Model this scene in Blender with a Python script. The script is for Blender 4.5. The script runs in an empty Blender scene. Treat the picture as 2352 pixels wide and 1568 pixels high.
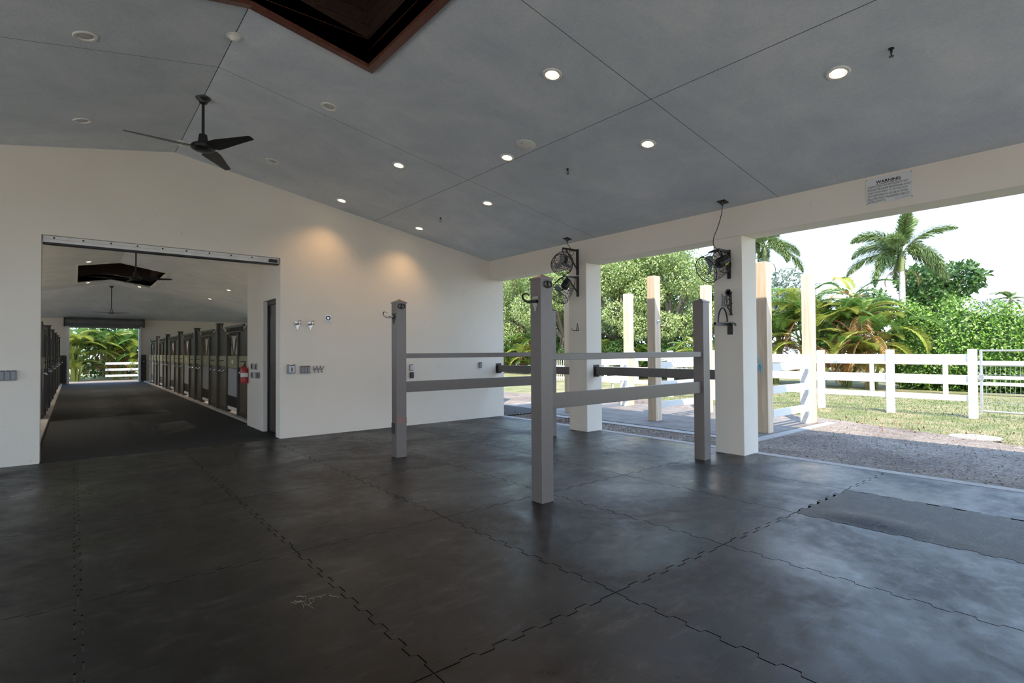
import bpy, bmesh, math, random
from math import sin, cos, pi, radians as R
from mathutils import Vector as V, Matrix as M

rng = random.Random(7)
SC = bpy.context.scene
COL = SC.collection

# ------------------------------------------------------------------ measures (metres)
YG = 9.786            # face of the gable wall
WT = 0.26             # its thickness
XL, XR, ZO = -0.354, 2.788, 3.149     # doorway into the barn
XI, XO = 7.344, 7.754                 # open side: inner and outer face of beam and columns
ZB, ZE = 3.130, 3.554                 # beam underside, ceiling at the beam
XC, ZC = 1.213, 4.642                 # ridge
SL = (ZC - ZE) / (XI - XC)
YS = -4.2             # open south end behind the camera
XW = 2 * XC - XI      # west side, mirror of the open side
def ceil_z(x): return ZC - SL * abs(x - XC)

# ------------------------------------------------------------------ mesh helper
class MB:
    def __init__(s): s.v = []; s.f = []
    def add(s, vs, fs, T=None):
        b = len(s.v)
        s.v += [tuple(T @ V(p)) if T is not None else tuple(p) for p in vs]
        s.f += [tuple(b + i for i in f) for f in fs]
        return s
    def box(s, x0, x1, y0, y1, z0, z1, T=None):
        vs = [(x, y, z) for z in (z0, z1) for y in (y0, y1) for x in (x0, x1)]
        return s.add(vs, [(0, 2, 3, 1), (4, 5, 7, 6), (0, 1, 5, 4), (2, 6, 7, 3), (0, 4, 6, 2), (1, 3, 7, 5)], T)
    def cbox(s, c, d, T=None):
        return s.box(c[0]-d[0]/2, c[0]+d[0]/2, c[1]-d[1]/2, c[1]+d[1]/2, c[2]-d[2]/2, c[2]+d[2]/2, T)
    def tube(s, pts, r, n=8, closed=False, T=None):
        pts = [V(p) for p in pts]; k = len(pts)
        rs = r if isinstance(r, (list, tuple)) else [r] * k
        vs, up = [], None
        for i in range(k):
            a = pts[(i-1) % k] if (closed or i > 0) else pts[i]
            c = pts[(i+1) % k] if (closed or i < k-1) else pts[i]
            t = (c - a).normalized() if (c - a).length > 1e-9 else V((0, 0, 1))
            if up is None:
                up = V((0, 0, 1)) if abs(t.z) < .9 else V((1, 0, 0))
            x = up.cross(t)
            if x.length < 1e-6: x = V((1, 0, 0)).cross(t)
            x.normalize(); y = t.cross(x).normalized(); up = y
            vs += [pts[i] + (x * cos(2*pi*j/n) + y * sin(2*pi*j/n)) * rs[i] for j in range(n)]
        fs = []
        for i in range(k if closed else k-1):
            for j in range(n):
                a, b = i*n + j, i*n + (j+1) % n
                c, d = ((i+1) % k)*n + (j+1) % n, ((i+1) % k)*n + j
                fs.append((a, b, c, d))
        if not closed: fs += [tuple(range(n))[::-1], tuple((k-1)*n + j for j in range(n))]
        return s.add(vs, fs, T)
    def lathe(s, prof, n=24, T=None):
        vs = [(r*cos(2*pi*j/n), r*sin(2*pi*j/n), z) for r, z in prof for j in range(n)]
        fs = [(i*n+j, i*n+(j+1) % n, (i+1)*n+(j+1) % n, (i+1)*n+j) for i in range(len(prof)-1) for j in range(n)]
        fs += [tuple(range(n))[::-1], tuple((len(prof)-1)*n+j for j in range(n))]
        return s.add(vs, fs, T)
    def prism(s, poly, h0, h1, T=None):       # poly in local xy, extruded along local z
        k = len(poly)
        vs = [(a, b, h0) for a, b in poly] + [(a, b, h1) for a, b in poly]
        fs = [tuple(range(k))[::-1], tuple(range(k, 2*k))] + [(i, (i+1) % k, k+(i+1) % k, k+i) for i in range(k)]
        return s.add(vs, fs, T)
    def build(s, name, mat, parent=None, smooth=False, bevel=0.0, fix=True, seg=2):
        me = bpy.data.meshes.new(name); me.from_pydata(s.v, [], s.f)
        if fix:
            bm = bmesh.new(); bm.from_mesh(me); bmesh.ops.recalc_face_normals(bm, faces=bm.faces); bm.to_mesh(me); bm.free()
        if smooth:
            for p in me.polygons: p.use_smooth = True
        me.materials.append(mat); me.update()
        o = bpy.data.objects.new(name, me); COL.objects.link(o)
        if parent is not None: o.parent = parent
        if smooth and smooth != 'all':
            try: me.set_sharp_from_angle(angle=R(40))
            except Exception: pass
        if bevel:
            md = o.modifiers.new('edge', 'BEVEL'); md.width = bevel; md.segments = seg; md.limit_method = 'ANGLE'; md.angle_limit = R(40)
        return o

def XZ(y=0):   # local (a, b, h) -> (a, y+h, b)
    return M(((1, 0, 0, 0), (0, 0, 1, y), (0, 1, 0, 0), (0, 0, 0, 1)))
def YZ(x=0):   # local (a, b, h) -> (x+h, a, b)
    return M(((0, 0, 1, x), (1, 0, 0, 0), (0, 1, 0, 0), (0, 0, 0, 1)))
def frame(o, z, x=None):   # matrix with local +z along z
    z = V(z).normalized(); x = V(x) if x is not None else (V((1, 0, 0)) if abs(z.x) < .9 else V((0, 1, 0)))
    y = z.cross(x).normalized(); x = y.cross(z)
    m = M((x, y, z)).transposed().to_4x4(); m.translation = V(o); return m

def smooth_path(pts, k=5):
    pts = [V(p) for p in pts]; sm = []
    for i in range(len(pts)-1):
        p0, p1, p2, p3 = pts[max(0, i-1)], pts[i], pts[i+1], pts[min(len(pts)-1, i+2)]
        for q in range(k):
            u = q/k; sm.append(.5*((2*p1) + (p2-p0)*u + (2*p0-5*p1+4*p2-p3)*u*u + (3*p1-p0-3*p2+p3)*u**3))
    return sm + [pts[-1]]
def thing(name, label, cat, loc=(0, 0, 0), rz=0, group=None):
    o = bpy.data.objects.new(name, None); COL.objects.link(o); o.empty_display_size = .1
    o.location = loc; o.rotation_euler = (0, 0, rz); o['label'] = label; o['category'] = cat
    if group: o['group'] = group
    return o
def tag(o, label, cat, group=None, kind=None):
    o['label'] = label; o['category'] = cat
    if group: o['group'] = group
    if kind: o['kind'] = kind
    return o
def struct(o, label=None):
    o['kind'] = 'structure'
    if label: o['label'] = label
    return o
def dup(root, loc=None, rz=None, label=None, group=None):
    def cp(o, par):
        c = o.copy(); COL.objects.link(c)
        if par is not None: c.parent = par
        for ch in list(o.children): cp(ch, c)
        return c
    r = cp(root, None)
    if loc is not None: r.location = loc
    if rz is not None: r.rotation_euler = (0, 0, rz)
    if label: r['label'] = label
    if group: r['group'] = group
    return r

# ------------------------------------------------------------------ materials
def nmat(name):
    m = bpy.data.materials.new(name); m.use_nodes = True
    nt = m.node_tree; return m, nt, nt.nodes['Principled BSDF']
def N(nt, typ, **kw):
    n = nt.nodes.new(typ)
    for k, v in kw.items():
        if k in n.inputs: n.inputs[k].default_value = v
        else: setattr(n, k, v)
    return n
def rgb(c): return (c[0], c[1], c[2], 1)
def ramp(nt, fac, stops):
    r = nt.nodes.new('ShaderNodeValToRGB'); e = r.color_ramp.elements
    while len(e) > 1: e.remove(e[-1])
    e[0].position = stops[0][0]; e[0].color = rgb(stops[0][1])
    for p, c in stops[1:]:
        q = e.new(p); q.color = rgb(c)
    nt.links.new(fac, r.inputs[0]); return r.outputs[0]
def coords(nt, scale=(1, 1, 1)):
    tc = nt.nodes.new('ShaderNodeTexCoord'); mp = nt.nodes.new('ShaderNodeMapping'); mp.inputs['Scale'].default_value = scale
    nt.links.new(tc.outputs['Object'], mp.inputs[0]); return mp.outputs[0]
def noise(nt, co, scale, detail=4, rough=.55, dist=0):
    n = N(nt, 'ShaderNodeTexNoise', Scale=scale, Detail=detail, Roughness=rough, Distortion=dist)
    nt.links.new(co, n.inputs['Vector']); return n.outputs['Fac']
def bump(nt, b, h, strength=.3, dist=.01):
    n = N(nt, 'ShaderNodeBump', Strength=strength, Distance=dist)
    nt.links.new(h, n.inputs['Height']); nt.links.new(n.outputs[0], b.inputs['Normal'])
def mixc(nt, fac, a, b, mode='MIX'):
    n = nt.nodes.new('ShaderNodeMix'); n.data_type = 'RGBA'; n.blend_type = mode
    for sock, v in ((n.inputs[0], fac), (n.inputs[6], a), (n.inputs[7], b)):
        if hasattr(v, 'is_output'): nt.links.new(v, sock)
        elif isinstance(v, (int, float)): sock.default_value = v
        else: sock.default_value = rgb(v)
    return n.outputs[2]
def math_(nt, op, a, b=None):
    n = nt.nodes.new('ShaderNodeMath'); n.operation = op
    for s, v in ((n.inputs[0], a), (n.inputs[1], b)):
        if v is None: continue
        if hasattr(v, 'is_output'): nt.links.new(v, s)
        else: s.default_value = v
    return n.outputs[0]

def plain(name, c, rough=.5, metal=0, var=.12, vs=6, bs=0, bscale=60, spec=None):
    m, nt, b = nmat(name); co = coords(nt)
    f = noise(nt, co, vs, 5)
    lo = tuple(x*(1-var) for x in c); hi = tuple(min(1, x*(1+var)) for x in c)
    nt.links.new(ramp(nt, f, [(.3, lo), (.7, hi)]), b.inputs['Base Color'])
    b.inputs['Roughness'].default_value = rough; b.inputs['Metallic'].default_value = metal
    if spec is not None: b.inputs['Specular IOR Level'].default_value = spec
    if bs: bump(nt, b, noise(nt, co, bscale, 4), bs, .004)
    return m
def wood(name, c1, c2, axis=2, rough=.55, sc=6, stretch=14, bs=.25):
    m, nt, b = nmat(name); s = [sc*3]*3; s[axis] = sc*3/stretch
    co = coords(nt, tuple(s))
    f = noise(nt, co, 1.6, 6, .62, .6)
    nt.links.new(ramp(nt, f, [(.28, c1), (.5, tuple((a+b_)/2 for a, b_ in zip(c1, c2))), (.72, c2)]), b.inputs['Base Color'])
    b.inputs['Roughness'].default_value = rough; bump(nt, b, f, bs, .004); return m
def emit(name, c, s):
    m, nt, b = nmat(name); b.inputs['Base Color'].default_value = rgb(c)
    b.inputs['Emission Color'].default_value = rgb(c); b.inputs['Emission Strength'].default_value = s; return m
def leafmat(name, cols, trans=.35, rough=.45):
    m, nt, b = nmat(name)
    g = nt.nodes.new('ShaderNodeNewGeometry')
    c = ramp(nt, g.outputs['Random Per Island'], [(i/(len(cols)-1), k) for i, k in enumerate(cols)])
    nt.links.new(c, b.inputs['Base Color']); b.inputs['Roughness'].default_value = rough
    b.inputs['Specular IOR Level'].default_value = .35
    t = nt.nodes.new('ShaderNodeBsdfTranslucent'); nt.links.new(c, t.inputs[0])
    x = nt.nodes.new('ShaderNodeMixShader'); x.inputs[0].default_value = trans
    out = nt.nodes['Material Output']
    nt.links.new(b.outputs[0], x.inputs[1]); nt.links.new(t.outputs[0], x.inputs[2]); nt.links.new(x.outputs[0], out.inputs[0])
    return m

def stucco():
    m, nt, b = nmat('white_stucco'); co = coords(nt)
    f = noise(nt, co, .8, 5); 
    base = ramp(nt, f, [(.3, (.69, .635, .545)), (.7, (.735, .68, .59))])
    g = noise(nt, co, 5.5, 8, .7)
    sm = ramp(nt, g, [(.64, (1, 1, 1)), (.78, (.80, .77, .72))])
    # scuff band low on the walls: dirt sits near the floor
    tc = nt.nodes.new('ShaderNodeTexCoord'); sp = nt.nodes.new('ShaderNodeSeparateXYZ'); nt.links.new(tc.outputs['Object'], sp.inputs[0])
    low = math_(nt, 'LESS_THAN', sp.outputs[2], .55)
    d = ramp(nt, noise(nt, coords(nt, (3, 3, 8)), 5, 8, .78), [(.61, (1, 1, 1)), (.70, (.6, .55, .49))])
    k = mixc(nt, low, (1, 1, 1), d)
    nt.links.new(mixc(nt, 1, mixc(nt, 1, base, sm, 'MULTIPLY'), k, 'MULTIPLY'), b.inputs['Base Color'])
    b.inputs['Roughness'].default_value = .75; bump(nt, b, noise(nt, co, 70, 6), .22, .004); return m
def ceilmat(lines=True):
    m, nt, b = nmat('ceiling_paint'); co = coords(nt)
    f = noise(nt, co, 1.1, 8, .66, .4); f2 = noise(nt, co, 40, 6, .7)
    c = ramp(nt, f, [(.28, (.52, .575, .615)), (.52, (.62, .665, .695)), (.74, (.74, .765, .775))])
    c = mixc(nt, 1, c, ramp(nt, f2, [(.3, (.86, .86, .86)), (.7, (1, 1, 1))]), 'MULTIPLY')
    if lines:   # open joints between the boards
        tc = nt.nodes.new('ShaderNodeTexCoord'); sp = nt.nodes.new('ShaderNodeSeparateXYZ'); nt.links.new(tc.outputs['Object'], sp.inputs[0])
        hit = None
        for ax, vals, w in ((0, (XC, 4.531, 2*XC-4.531), .004), (1, (3.28, 6.552, .03, -3.2), .0035)):
            for v in vals:
                h = math_(nt, 'LESS_THAN', math_(nt, 'ABSOLUTE', math_(nt, 'SUBTRACT', sp.outputs[ax], v)), w)
                hit = h if hit is None else math_(nt, 'MAXIMUM', hit, h)
        c = mixc(nt, hit, c, (.05, .06, .075))
    nt.links.new(c, b.inputs['Base Color']); b.inputs['Roughness'].default_value = .7
    bump(nt, b, f2, .35, .008); return m
def rubber(name, coarse=False):
    m, nt, b = nmat(name); co = coords(nt)
    big = noise(nt, co, .75, 6, .6, .8); mid = noise(nt, co, 6.5, 10, .72, .3); fine = noise(nt, co, 150, 3, .7)
    st = noise(nt, coords(nt, (1.2, 4.5, 1)), 1.7, 9, .72, .5)
    c = ramp(nt, big, [(.38, (.0025, .0025, .0025)), (.5, (.005, .005, .005)), (.64, (.013, .0125, .0122))])
    dust = noise(nt, co, 1.6, 11, .74, .7)
    c = mixc(nt, 1, c, ramp(nt, dust, [(.46, (0, 0, 0)), (.60, (.010, .0097, .0094)), (.76, (.060, .058, .056))]), 'ADD')
    c = mixc(nt, 1, c, ramp(nt, mid, [(.48, (0, 0, 0)), (.72, (.020, .0195, .019))]), 'ADD')
    c = mixc(nt, 1, c, ramp(nt, st, [(.54, (0, 0, 0)), (.78, (.05, .048, .046))]), 'ADD')
    if coarse: c = mixc(nt, 1, mixc(nt, 1, c, (.012, .012, .013), 'ADD'), ramp(nt, noise(nt, coords(nt, (1, 2.2, 1)), 42, 6, .75), [(.36, (.15, .15, .15)), (.66, (1.9, 1.9, 1.9))]), 'MULTIPLY')
    g = nt.nodes.new('ShaderNodeNewGeometry')
    c = mixc(nt, 1, c, ramp(nt, g.outputs['Random Per Island'], [(0, (.7, .7, .7)), (1, (1.3, 1.28, 1.25))]), 'MULTIPLY')
    sp = ramp(nt, fine, [(.35, (.45, .45, .45)), (.65, (1.55, 1.55, 1.55))])
    nt.links.new(mixc(nt, 1, c, sp, 'MULTIPLY'), b.inputs['Base Color'])
    rr = math_(nt, 'ADD', math_(nt, 'MULTIPLY', big, .55), math_(nt, 'MULTIPLY', mid, .28))
    r = ramp(nt, rr, [(.30, (.24,)*3), (.42, (.42,)*3), (.54, (.66,)*3)]) if not coarse else ramp(nt, mid, [(.3, (.42,)*3), (.7, (.56,)*3)])
    nt.links.new(r, b.inputs['Roughness']); b.inputs['Specular IOR Level'].default_value = .36
    bump(nt, b, fine, 1.0 if coarse else .35, .008 if coarse else .002); return m
def gravelmat():
    m, nt, b = nmat('gravel_ground'); co = coords(nt)
    vo = N(nt, 'ShaderNodeTexVoronoi', Scale=38.0); nt.links.new(co, vo.inputs['Vector'])
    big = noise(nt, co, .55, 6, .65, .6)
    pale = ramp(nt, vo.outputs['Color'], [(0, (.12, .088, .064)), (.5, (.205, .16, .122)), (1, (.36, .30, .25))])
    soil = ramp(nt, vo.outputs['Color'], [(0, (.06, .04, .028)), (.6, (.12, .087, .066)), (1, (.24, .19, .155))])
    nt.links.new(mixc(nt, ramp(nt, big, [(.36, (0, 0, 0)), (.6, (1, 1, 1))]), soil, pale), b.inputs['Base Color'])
    b.inputs['Roughness'].default_value = .9; bump(nt, b, vo.outputs['Distance'], .8, .02); return m
def lawnmat():
    m, nt, b = nmat('lawn_ground'); co = coords(nt)
    f = noise(nt, co, 1.1, 7, .7); g = noise(nt, co, 28, 5, .7)
    c = ramp(nt, f, [(.32, (.09, .125, .03)), (.48, (.19, .185, .075)), (.62, (.30, .235, .13))])
    nt.links.new(mixc(nt, 1, c, ramp(nt, g, [(.3, (.6, .6, .6)), (.7, (1.25, 1.25, 1.2))]), 'MULTIPLY'), b.inputs['Base Color'])
    b.inputs['Roughness'].default_value = .95; bump(nt, b, g, .7, .03); return m

STUCCO = stucco(); CEIL = ceilmat(); CEILB = ceilmat(False)
RUBBER = rubber('rubber_mat'); ROUGHMAT = rubber('rough_rubber_mat', True)
PAVER = plain('dark_aisle_pavers', (.009, .009, .0085), .85, var=.35, vs=30, bs=.5, bscale=90)
GRAVEL = gravelmat(); LAWN = lawnmat()
CONC = plain('concrete', (.33, .305, .28), .8, var=.15, vs=4, bs=.3, bscale=50)
PAINT = plain('taupe_post_paint', (.155, .132, .118), .34, var=.06, vs=20, bs=.12, bscale=150)
RAILP = plain('taupe_rail_paint', (.125, .108, .098), .28, var=.06, vs=20, bs=.05, bscale=150)
PATCHR = plain('reddish_patch_paint', (.20, .125, .10), .5)
BLACK = plain('black_metal', (.012, .012, .012), .4, var=.2)
DKMETAL = plain('dark_bronze_metal', (.02, .018, .016), .38, metal=.3)
CHROME = plain('chrome', (.46, .45, .44), .25, metal=1, var=.05)
STEEL = plain('galvanised_steel', (.55, .56, .56), .38, metal=.9, var=.1)
ALU = plain('aluminium_track', (.62, .60, .57), .4, metal=.3)
GREYP = plain('grey_cover_plastic', (.22, .22, .225), .45, var=.05)
CLEARP = plain('pale_cover_plastic', (.50, .51, .53), .25, var=.05)
DKP = plain('dark_outlet_plastic', (.03, .03, .033), .4)
WHITEP = plain('white_plastic', (.70, .68, .62), .45, var=.04)
SIGNW = plain('sign_white', (.62, .63, .62), .4, var=.03)
INK = plain('sign_black', (.008, .008, .008), .6)
YELLOW = plain('yellow_sticker', (.65, .5, .04), .5)
MAHOG = wood('mahogany', (.085, .030, .020), (.17, .065, .042), 1, .35)
MAHOGD = wood('dark_mahogany', (.022, .013, .010), (.075, .042, .030), 1, .4)
STALLW = wood('stall_brown_wood', (.075, .058, .042), (.15, .118, .085), 2, .3)
STALLD = wood('stall_dark_frame', (.030, .026, .021), (.055, .048, .039), 2, .38)
BAND = wood('stall_olive_band', (.23, .21, .125), (.34, .31, .19), 1, .32)
BEAD = wood('grey_beadboard', (.33, .33, .34), (.43, .43, .45), 2, .4)
WTRIM = plain('white_trim_paint', (.66, .65, .60), .5)
FENCEW = wood('white_fence_paint', (.66, .62, .56), (.80, .78, .74), 1, .6, bs=.15)
TIMBER = wood('raw_timber', (.47, .335, .215), (.72, .58, .43), 2, .7, sc=4, stretch=18)
RED = plain('extinguisher_red', (.42, .03, .025), .35)
LABELW = plain('paper_label', (.7, .7, .68), .6)
ROPEB = plain('blue_rope', (.10, .42, .58), .7)
SHUTTER = plain('grey_shutter_metal', (.16, .165, .16), .42, metal=.4)
DOORB = wood('dark_door', (.03, .022, .017), (.055, .042, .032), 2, .4)
ROOFM = plain('roof_metal', (.25, .26, .27), .6)
GLOW = emit('warm_lamp', (1, .80, .56), 14.0)
OFFL = plain('unlit_lamp_lens', (.45, .43, .41), .3)
BARK = wood('bark', (.10, .075, .05), (.26, .21, .16), 2, .85, bs=.6)
PALMT = wood('pale_palm_trunk', (.42, .40, .36), (.62, .60, .56), 0, .8, sc=3, stretch=.2)
LEAFB = leafmat('fig_leaf', [(.13, .20, .04), (.28, .37, .10), (.43, .50, .20), (.60, .64, .37)])
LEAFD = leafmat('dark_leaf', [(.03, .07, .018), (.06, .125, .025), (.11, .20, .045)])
LEAFH = leafmat('hedge_leaf', [(.035, .095, .010), (.09, .21, .018), (.18, .34, .035), (.32, .46, .09), (.48, .55, .22)])
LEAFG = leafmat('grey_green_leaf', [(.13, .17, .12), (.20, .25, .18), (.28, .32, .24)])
FROND = leafmat('palm_green', [(.05, .12, .022), (.11, .21, .04), (.22, .32, .08)])
FRONDY = leafmat('palm_yellow_green', [(.18, .25, .03), (.31, .35, .055), (.48, .45, .15)])
FRONDO = leafmat('palm_dry_orange', [(.36, .17, .04), (.46, .27, .09), (.55, .42, .24)])
FRONDF = leafmat('foxtail_green', [(.06, .11, .03), (.14, .21, .06), (.24, .31, .11), (.38, .42, .20)])
GRASS = leafmat('grass_blade', [(.06, .11, .02), (.13, .18, .035), (.28, .24, .11)], .25)
DRYLEAF = leafmat('dry_leaf', [(.10, .045, .025), (.20, .09, .05), (.30, .17, .09)], .1)
STRAW = plain('straw', (.22, .19, .12), .8)

# ------------------------------------------------------------------ setting: floors
def wave(L, amp=.017, period=.2):
    """one jigsaw edge: (distance, offset) pairs of a dovetailed square wave, straight near the corners"""
    k = max(1, int((L - .12) / period)); m0 = (L - k*period) / 2
    out = []
    for i in range(k):
        a = m0 + i*period; h = period/2
        out += [(a - .006, -amp), (a + .006 + 0, amp)] if i else [(a, 0), (a + .006, amp)]
        out += [(a + h - .006, amp), (a + h + .006, -amp)]
    out.append((m0 + k*period, -amp)); out.append((m0 + k*period + .004, 0))
    return out
MX = [-4.93, -3.81, -2.53, -1.25, .03, 1.31, 2.61, 3.89, 5.14, 6.39, 7.62]
MY = [YS, -1.8, .2, 2.19, 4.17, 6.06, 8.02, YG]
def mat_outline(i, j, g=.0042):
    x0, x1, y0, y1 = MX[i], MX[i+1], MY[j], MY[j+1]
    wx, wy = wave(x1-x0), wave(y1-y0)
    p = [(x0+g, y0+g)]
    p += [(x0+d, y0+g+(o if j > 0 else 0)) for d, o in wx]
    p += [(x1-g, y0+g)] + [(x1-g+(o if i < len(MX)-2 else 0), y0+d) for d, o in wy]
    p += [(x1-g, y1-g)] + [(x0+d, y1-g+(o if j < len(MY)-2 else 0)) for d, o in wx[::-1]]
    p += [(x0+g, y1-g)] + [(x0+g+(o if i > 0 else 0), y0+d) for d, o in wy[::-1]]
    return p
fl = MB(); HUMP = (8, 2)
for i in range(len(MX)-1):
    for j in range(len(MY)-1):
        if (i, j) == HUMP: continue
        p = mat_outline(i, j); k = len(p)
        fl.add([(x, y, 0) for x, y in p] + [(x, y, -.011) for x, y in p],
               [tuple(range(k))] + [(q, k+q, k+(q+1) % k, (q+1) % k) for q in range(k)])
struct(fl.build('floor', RUBBER, fix=False), 'black interlocking rubber stable mats with jigsaw seams')
# one mat lies rough side up with a buckled edge
p = mat_outline(*HUMP); bm = bmesh.new()
bm.faces.new([bm.verts.new((x, y, 0)) for x, y in p])
bmesh.ops.triangulate(bm, faces=bm.faces)
for ax, lo, hi in ((0, MX[8], MX[9]), (1, MY[2], MY[3])):
    n = 26
    for q in range(1, n):
        co = [0, 0, 0]; co[ax] = lo + (hi-lo)*q/n; no = [0, 0, 0]; no[ax] = 1
        bmesh.ops.bisect_plane(bm, geom=bm.verts[:]+bm.edges[:]+bm.faces[:], plane_co=co, plane_no=no)
for v in bm.verts:
    dx = (v.co.x - 5.16) / .26; dy = (v.co.y - 1.62) / .42
    v.co.z = .001 + .040*math.exp(-(dx-.75)**2*2.2 - dy*dy*1.3) * min(1, max(0, (2.16 - v.co.y)/.25)) * min(1, max(0, (v.co.x - 5.15)/.10))
bmesh.ops.triangulate(bm, faces=[f for f in bm.faces if len(f.verts) > 4])
me = bpy.data.meshes.new('rubber_mat'); bm.to_mesh(me); bm.free(); me.materials.append(ROUGHMAT)
for f in me.polygons: f.use_smooth = True
o = bpy.data.objects.new('rubber_mat', me); COL.objects.link(o)
tag(o, 'coarse dark rubber mat with a buckled, lifted edge in front of the widest open bay', 'mat')

struct(MB().box(XW-.3, XO+.02, YS-.1, YG+.02, -.20, -.009).build('floor_slab', CONC))
struct(MB().box(7.625, XO+.03, YS-.1, YG, -.02, .003).build('trim_floor_edge', CONC), 'pale concrete edge of the floor at the open side')
struct(MB().box(-6.9, 9.3, YG+.02, 34.3, -.2, -.001).build('floor_barn', PAVER), 'black rubber paver aisle floor inside the barn')

# ------------------------------------------------------------------ setting: walls, beam, columns
w = MB(); T = XZ(YG)
h = lambda x: ceil_z(x) + .06
w.prism([(XW-.42, 0), (XL, 0), (XL, h(XL)), (XW-.42, h(XW-.42))], 0, WT, T)
w.prism([(XR, 0), (XO, 0), (XO, h(XO)), (XR, h(XR))], 0, WT, T)
w.prism([(XL, ZO), (XR, ZO), (XR, h(XR)), (XC, h(XC)), (XL, h(XL))], 0, WT, T)
struct(w.build('wall_north', STUCCO), 'cream stucco gable wall with the wide barn doorway')
struct(MB().box(XI, XO, YS, YG-.001, ZB, ZE+.08).build('beam', STUCCO), 'cream stucco beam over the open bays')
for y0, y1 in ((6.794, 7.248), (3.802, 4.241), (-1.05, -.6)):
    struct(MB().box(XI, XO, y0, y1, -.02, ZB-.001).build('column', STUCCO, bevel=.006))
# west side (behind the picture): the same beam and columns; south end open under a lintel
w = MB().box(XW-.41, XW, YS, YG-.001, ZB, ZE+.08)
for y0, y1 in ((6.794, 7.248), (3.802, 4.241), (-1.05, -.6)): w.box(XW-.41, XW, y0, y1, -.02, ZB)
struct(w.build('wall_west', STUCCO))
w = MB().prism([(XW-.4, 3.13), (XO, 3.13), (XO, ceil_z(XO)+.05), (XC, ZC+.05), (XW-.4, ceil_z(XO)+.05)], -.4, 0, XZ(YS))
struct(w.build('wall_south', STUCCO))

# ------------------------------------------------------------------ setting: ceilings and roofs
WELL = (.105, 2.321, 2.955, 5.128)     # skylight well in the front ceiling
BW = (.10, 2.60, 22.75, 28.35)        # the same in the barn
def sheet(mb, xs, ys, hole, zf):
    for a, b in zip(xs, xs[1:]):
        for c, d in zip(ys, ys[1:]):
            if hole and a >= hole[0]-1e-4 and b <= hole[1]+1e-4 and c >= hole[2]-1e-4 and d <= hole[3]+1e-4: continue
            mb.add([(a, c, zf(a)), (b, c, zf(b)), (b, d, zf(b)), (a, d, zf(a))], [(0, 3, 2, 1)])
s = MB(); sheet(s, [XW, WELL[0], XC, WELL[1], XI], [YS, WELL[2], WELL[3], YG], WELL, ceil_z)
struct(s.build('ceiling', CEIL, fix=False), 'blue-grey painted vaulted ceiling with board joints')
s = MB(); z2 = lambda x: ceil_z(x) + .30
sheet(s, [XW-.4, WELL[0], XC, WELL[1], XO], [YS-.5, WELL[2], WELL[3], YG+.1], WELL, z2)
for sx, e in ((1, XO), (-1, XW-.4)):       # eaves with a deep fascia
    x1 = e + sx*1.19
    s.box(min(e, x1), max(e, x1), YS-.5, YG+.1, 3.60, 3.88)
struct(s.build('roof', ROOFM, fix=False))
YF, ZF, YR = 34.2, 3.25, 29.6              # barn far wall, its eave height, ridge end
YB = 11.95; XE = XC + (ZC - ZF)/SL; XEW = 2*XC - XE
def barn_sheet(name, mat, dz):
    s = MB(); zf = lambda x: ceil_z(x) + dz
    sheet(s, [XEW, BW[0], XC, BW[1], XO], [YG+WT-.02, YB], None, zf); sheet(s, [XEW, BW[0], XC, BW[1], XE], [YB, BW[2], BW[3], YR], BW, zf)
    for e in (XE, XEW):
        s.add([(XC, YR, ZC+dz), (e, YR, ZF+dz), (e, YF, ZF+dz)], [(0, 1, 2)])
    s.add([(XC, YR, ZC+dz), (XE, YF, ZF+dz), (XEW, YF, ZF+dz)], [(0, 1, 2)])
    return s.build(name, mat, fix=False)
struct(barn_sheet('ceiling_barn', CEILB, 0), 'blue-grey painted hipped barn ceiling')
struct(barn_sheet('roof_barn', ROOFM, .3))

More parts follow.
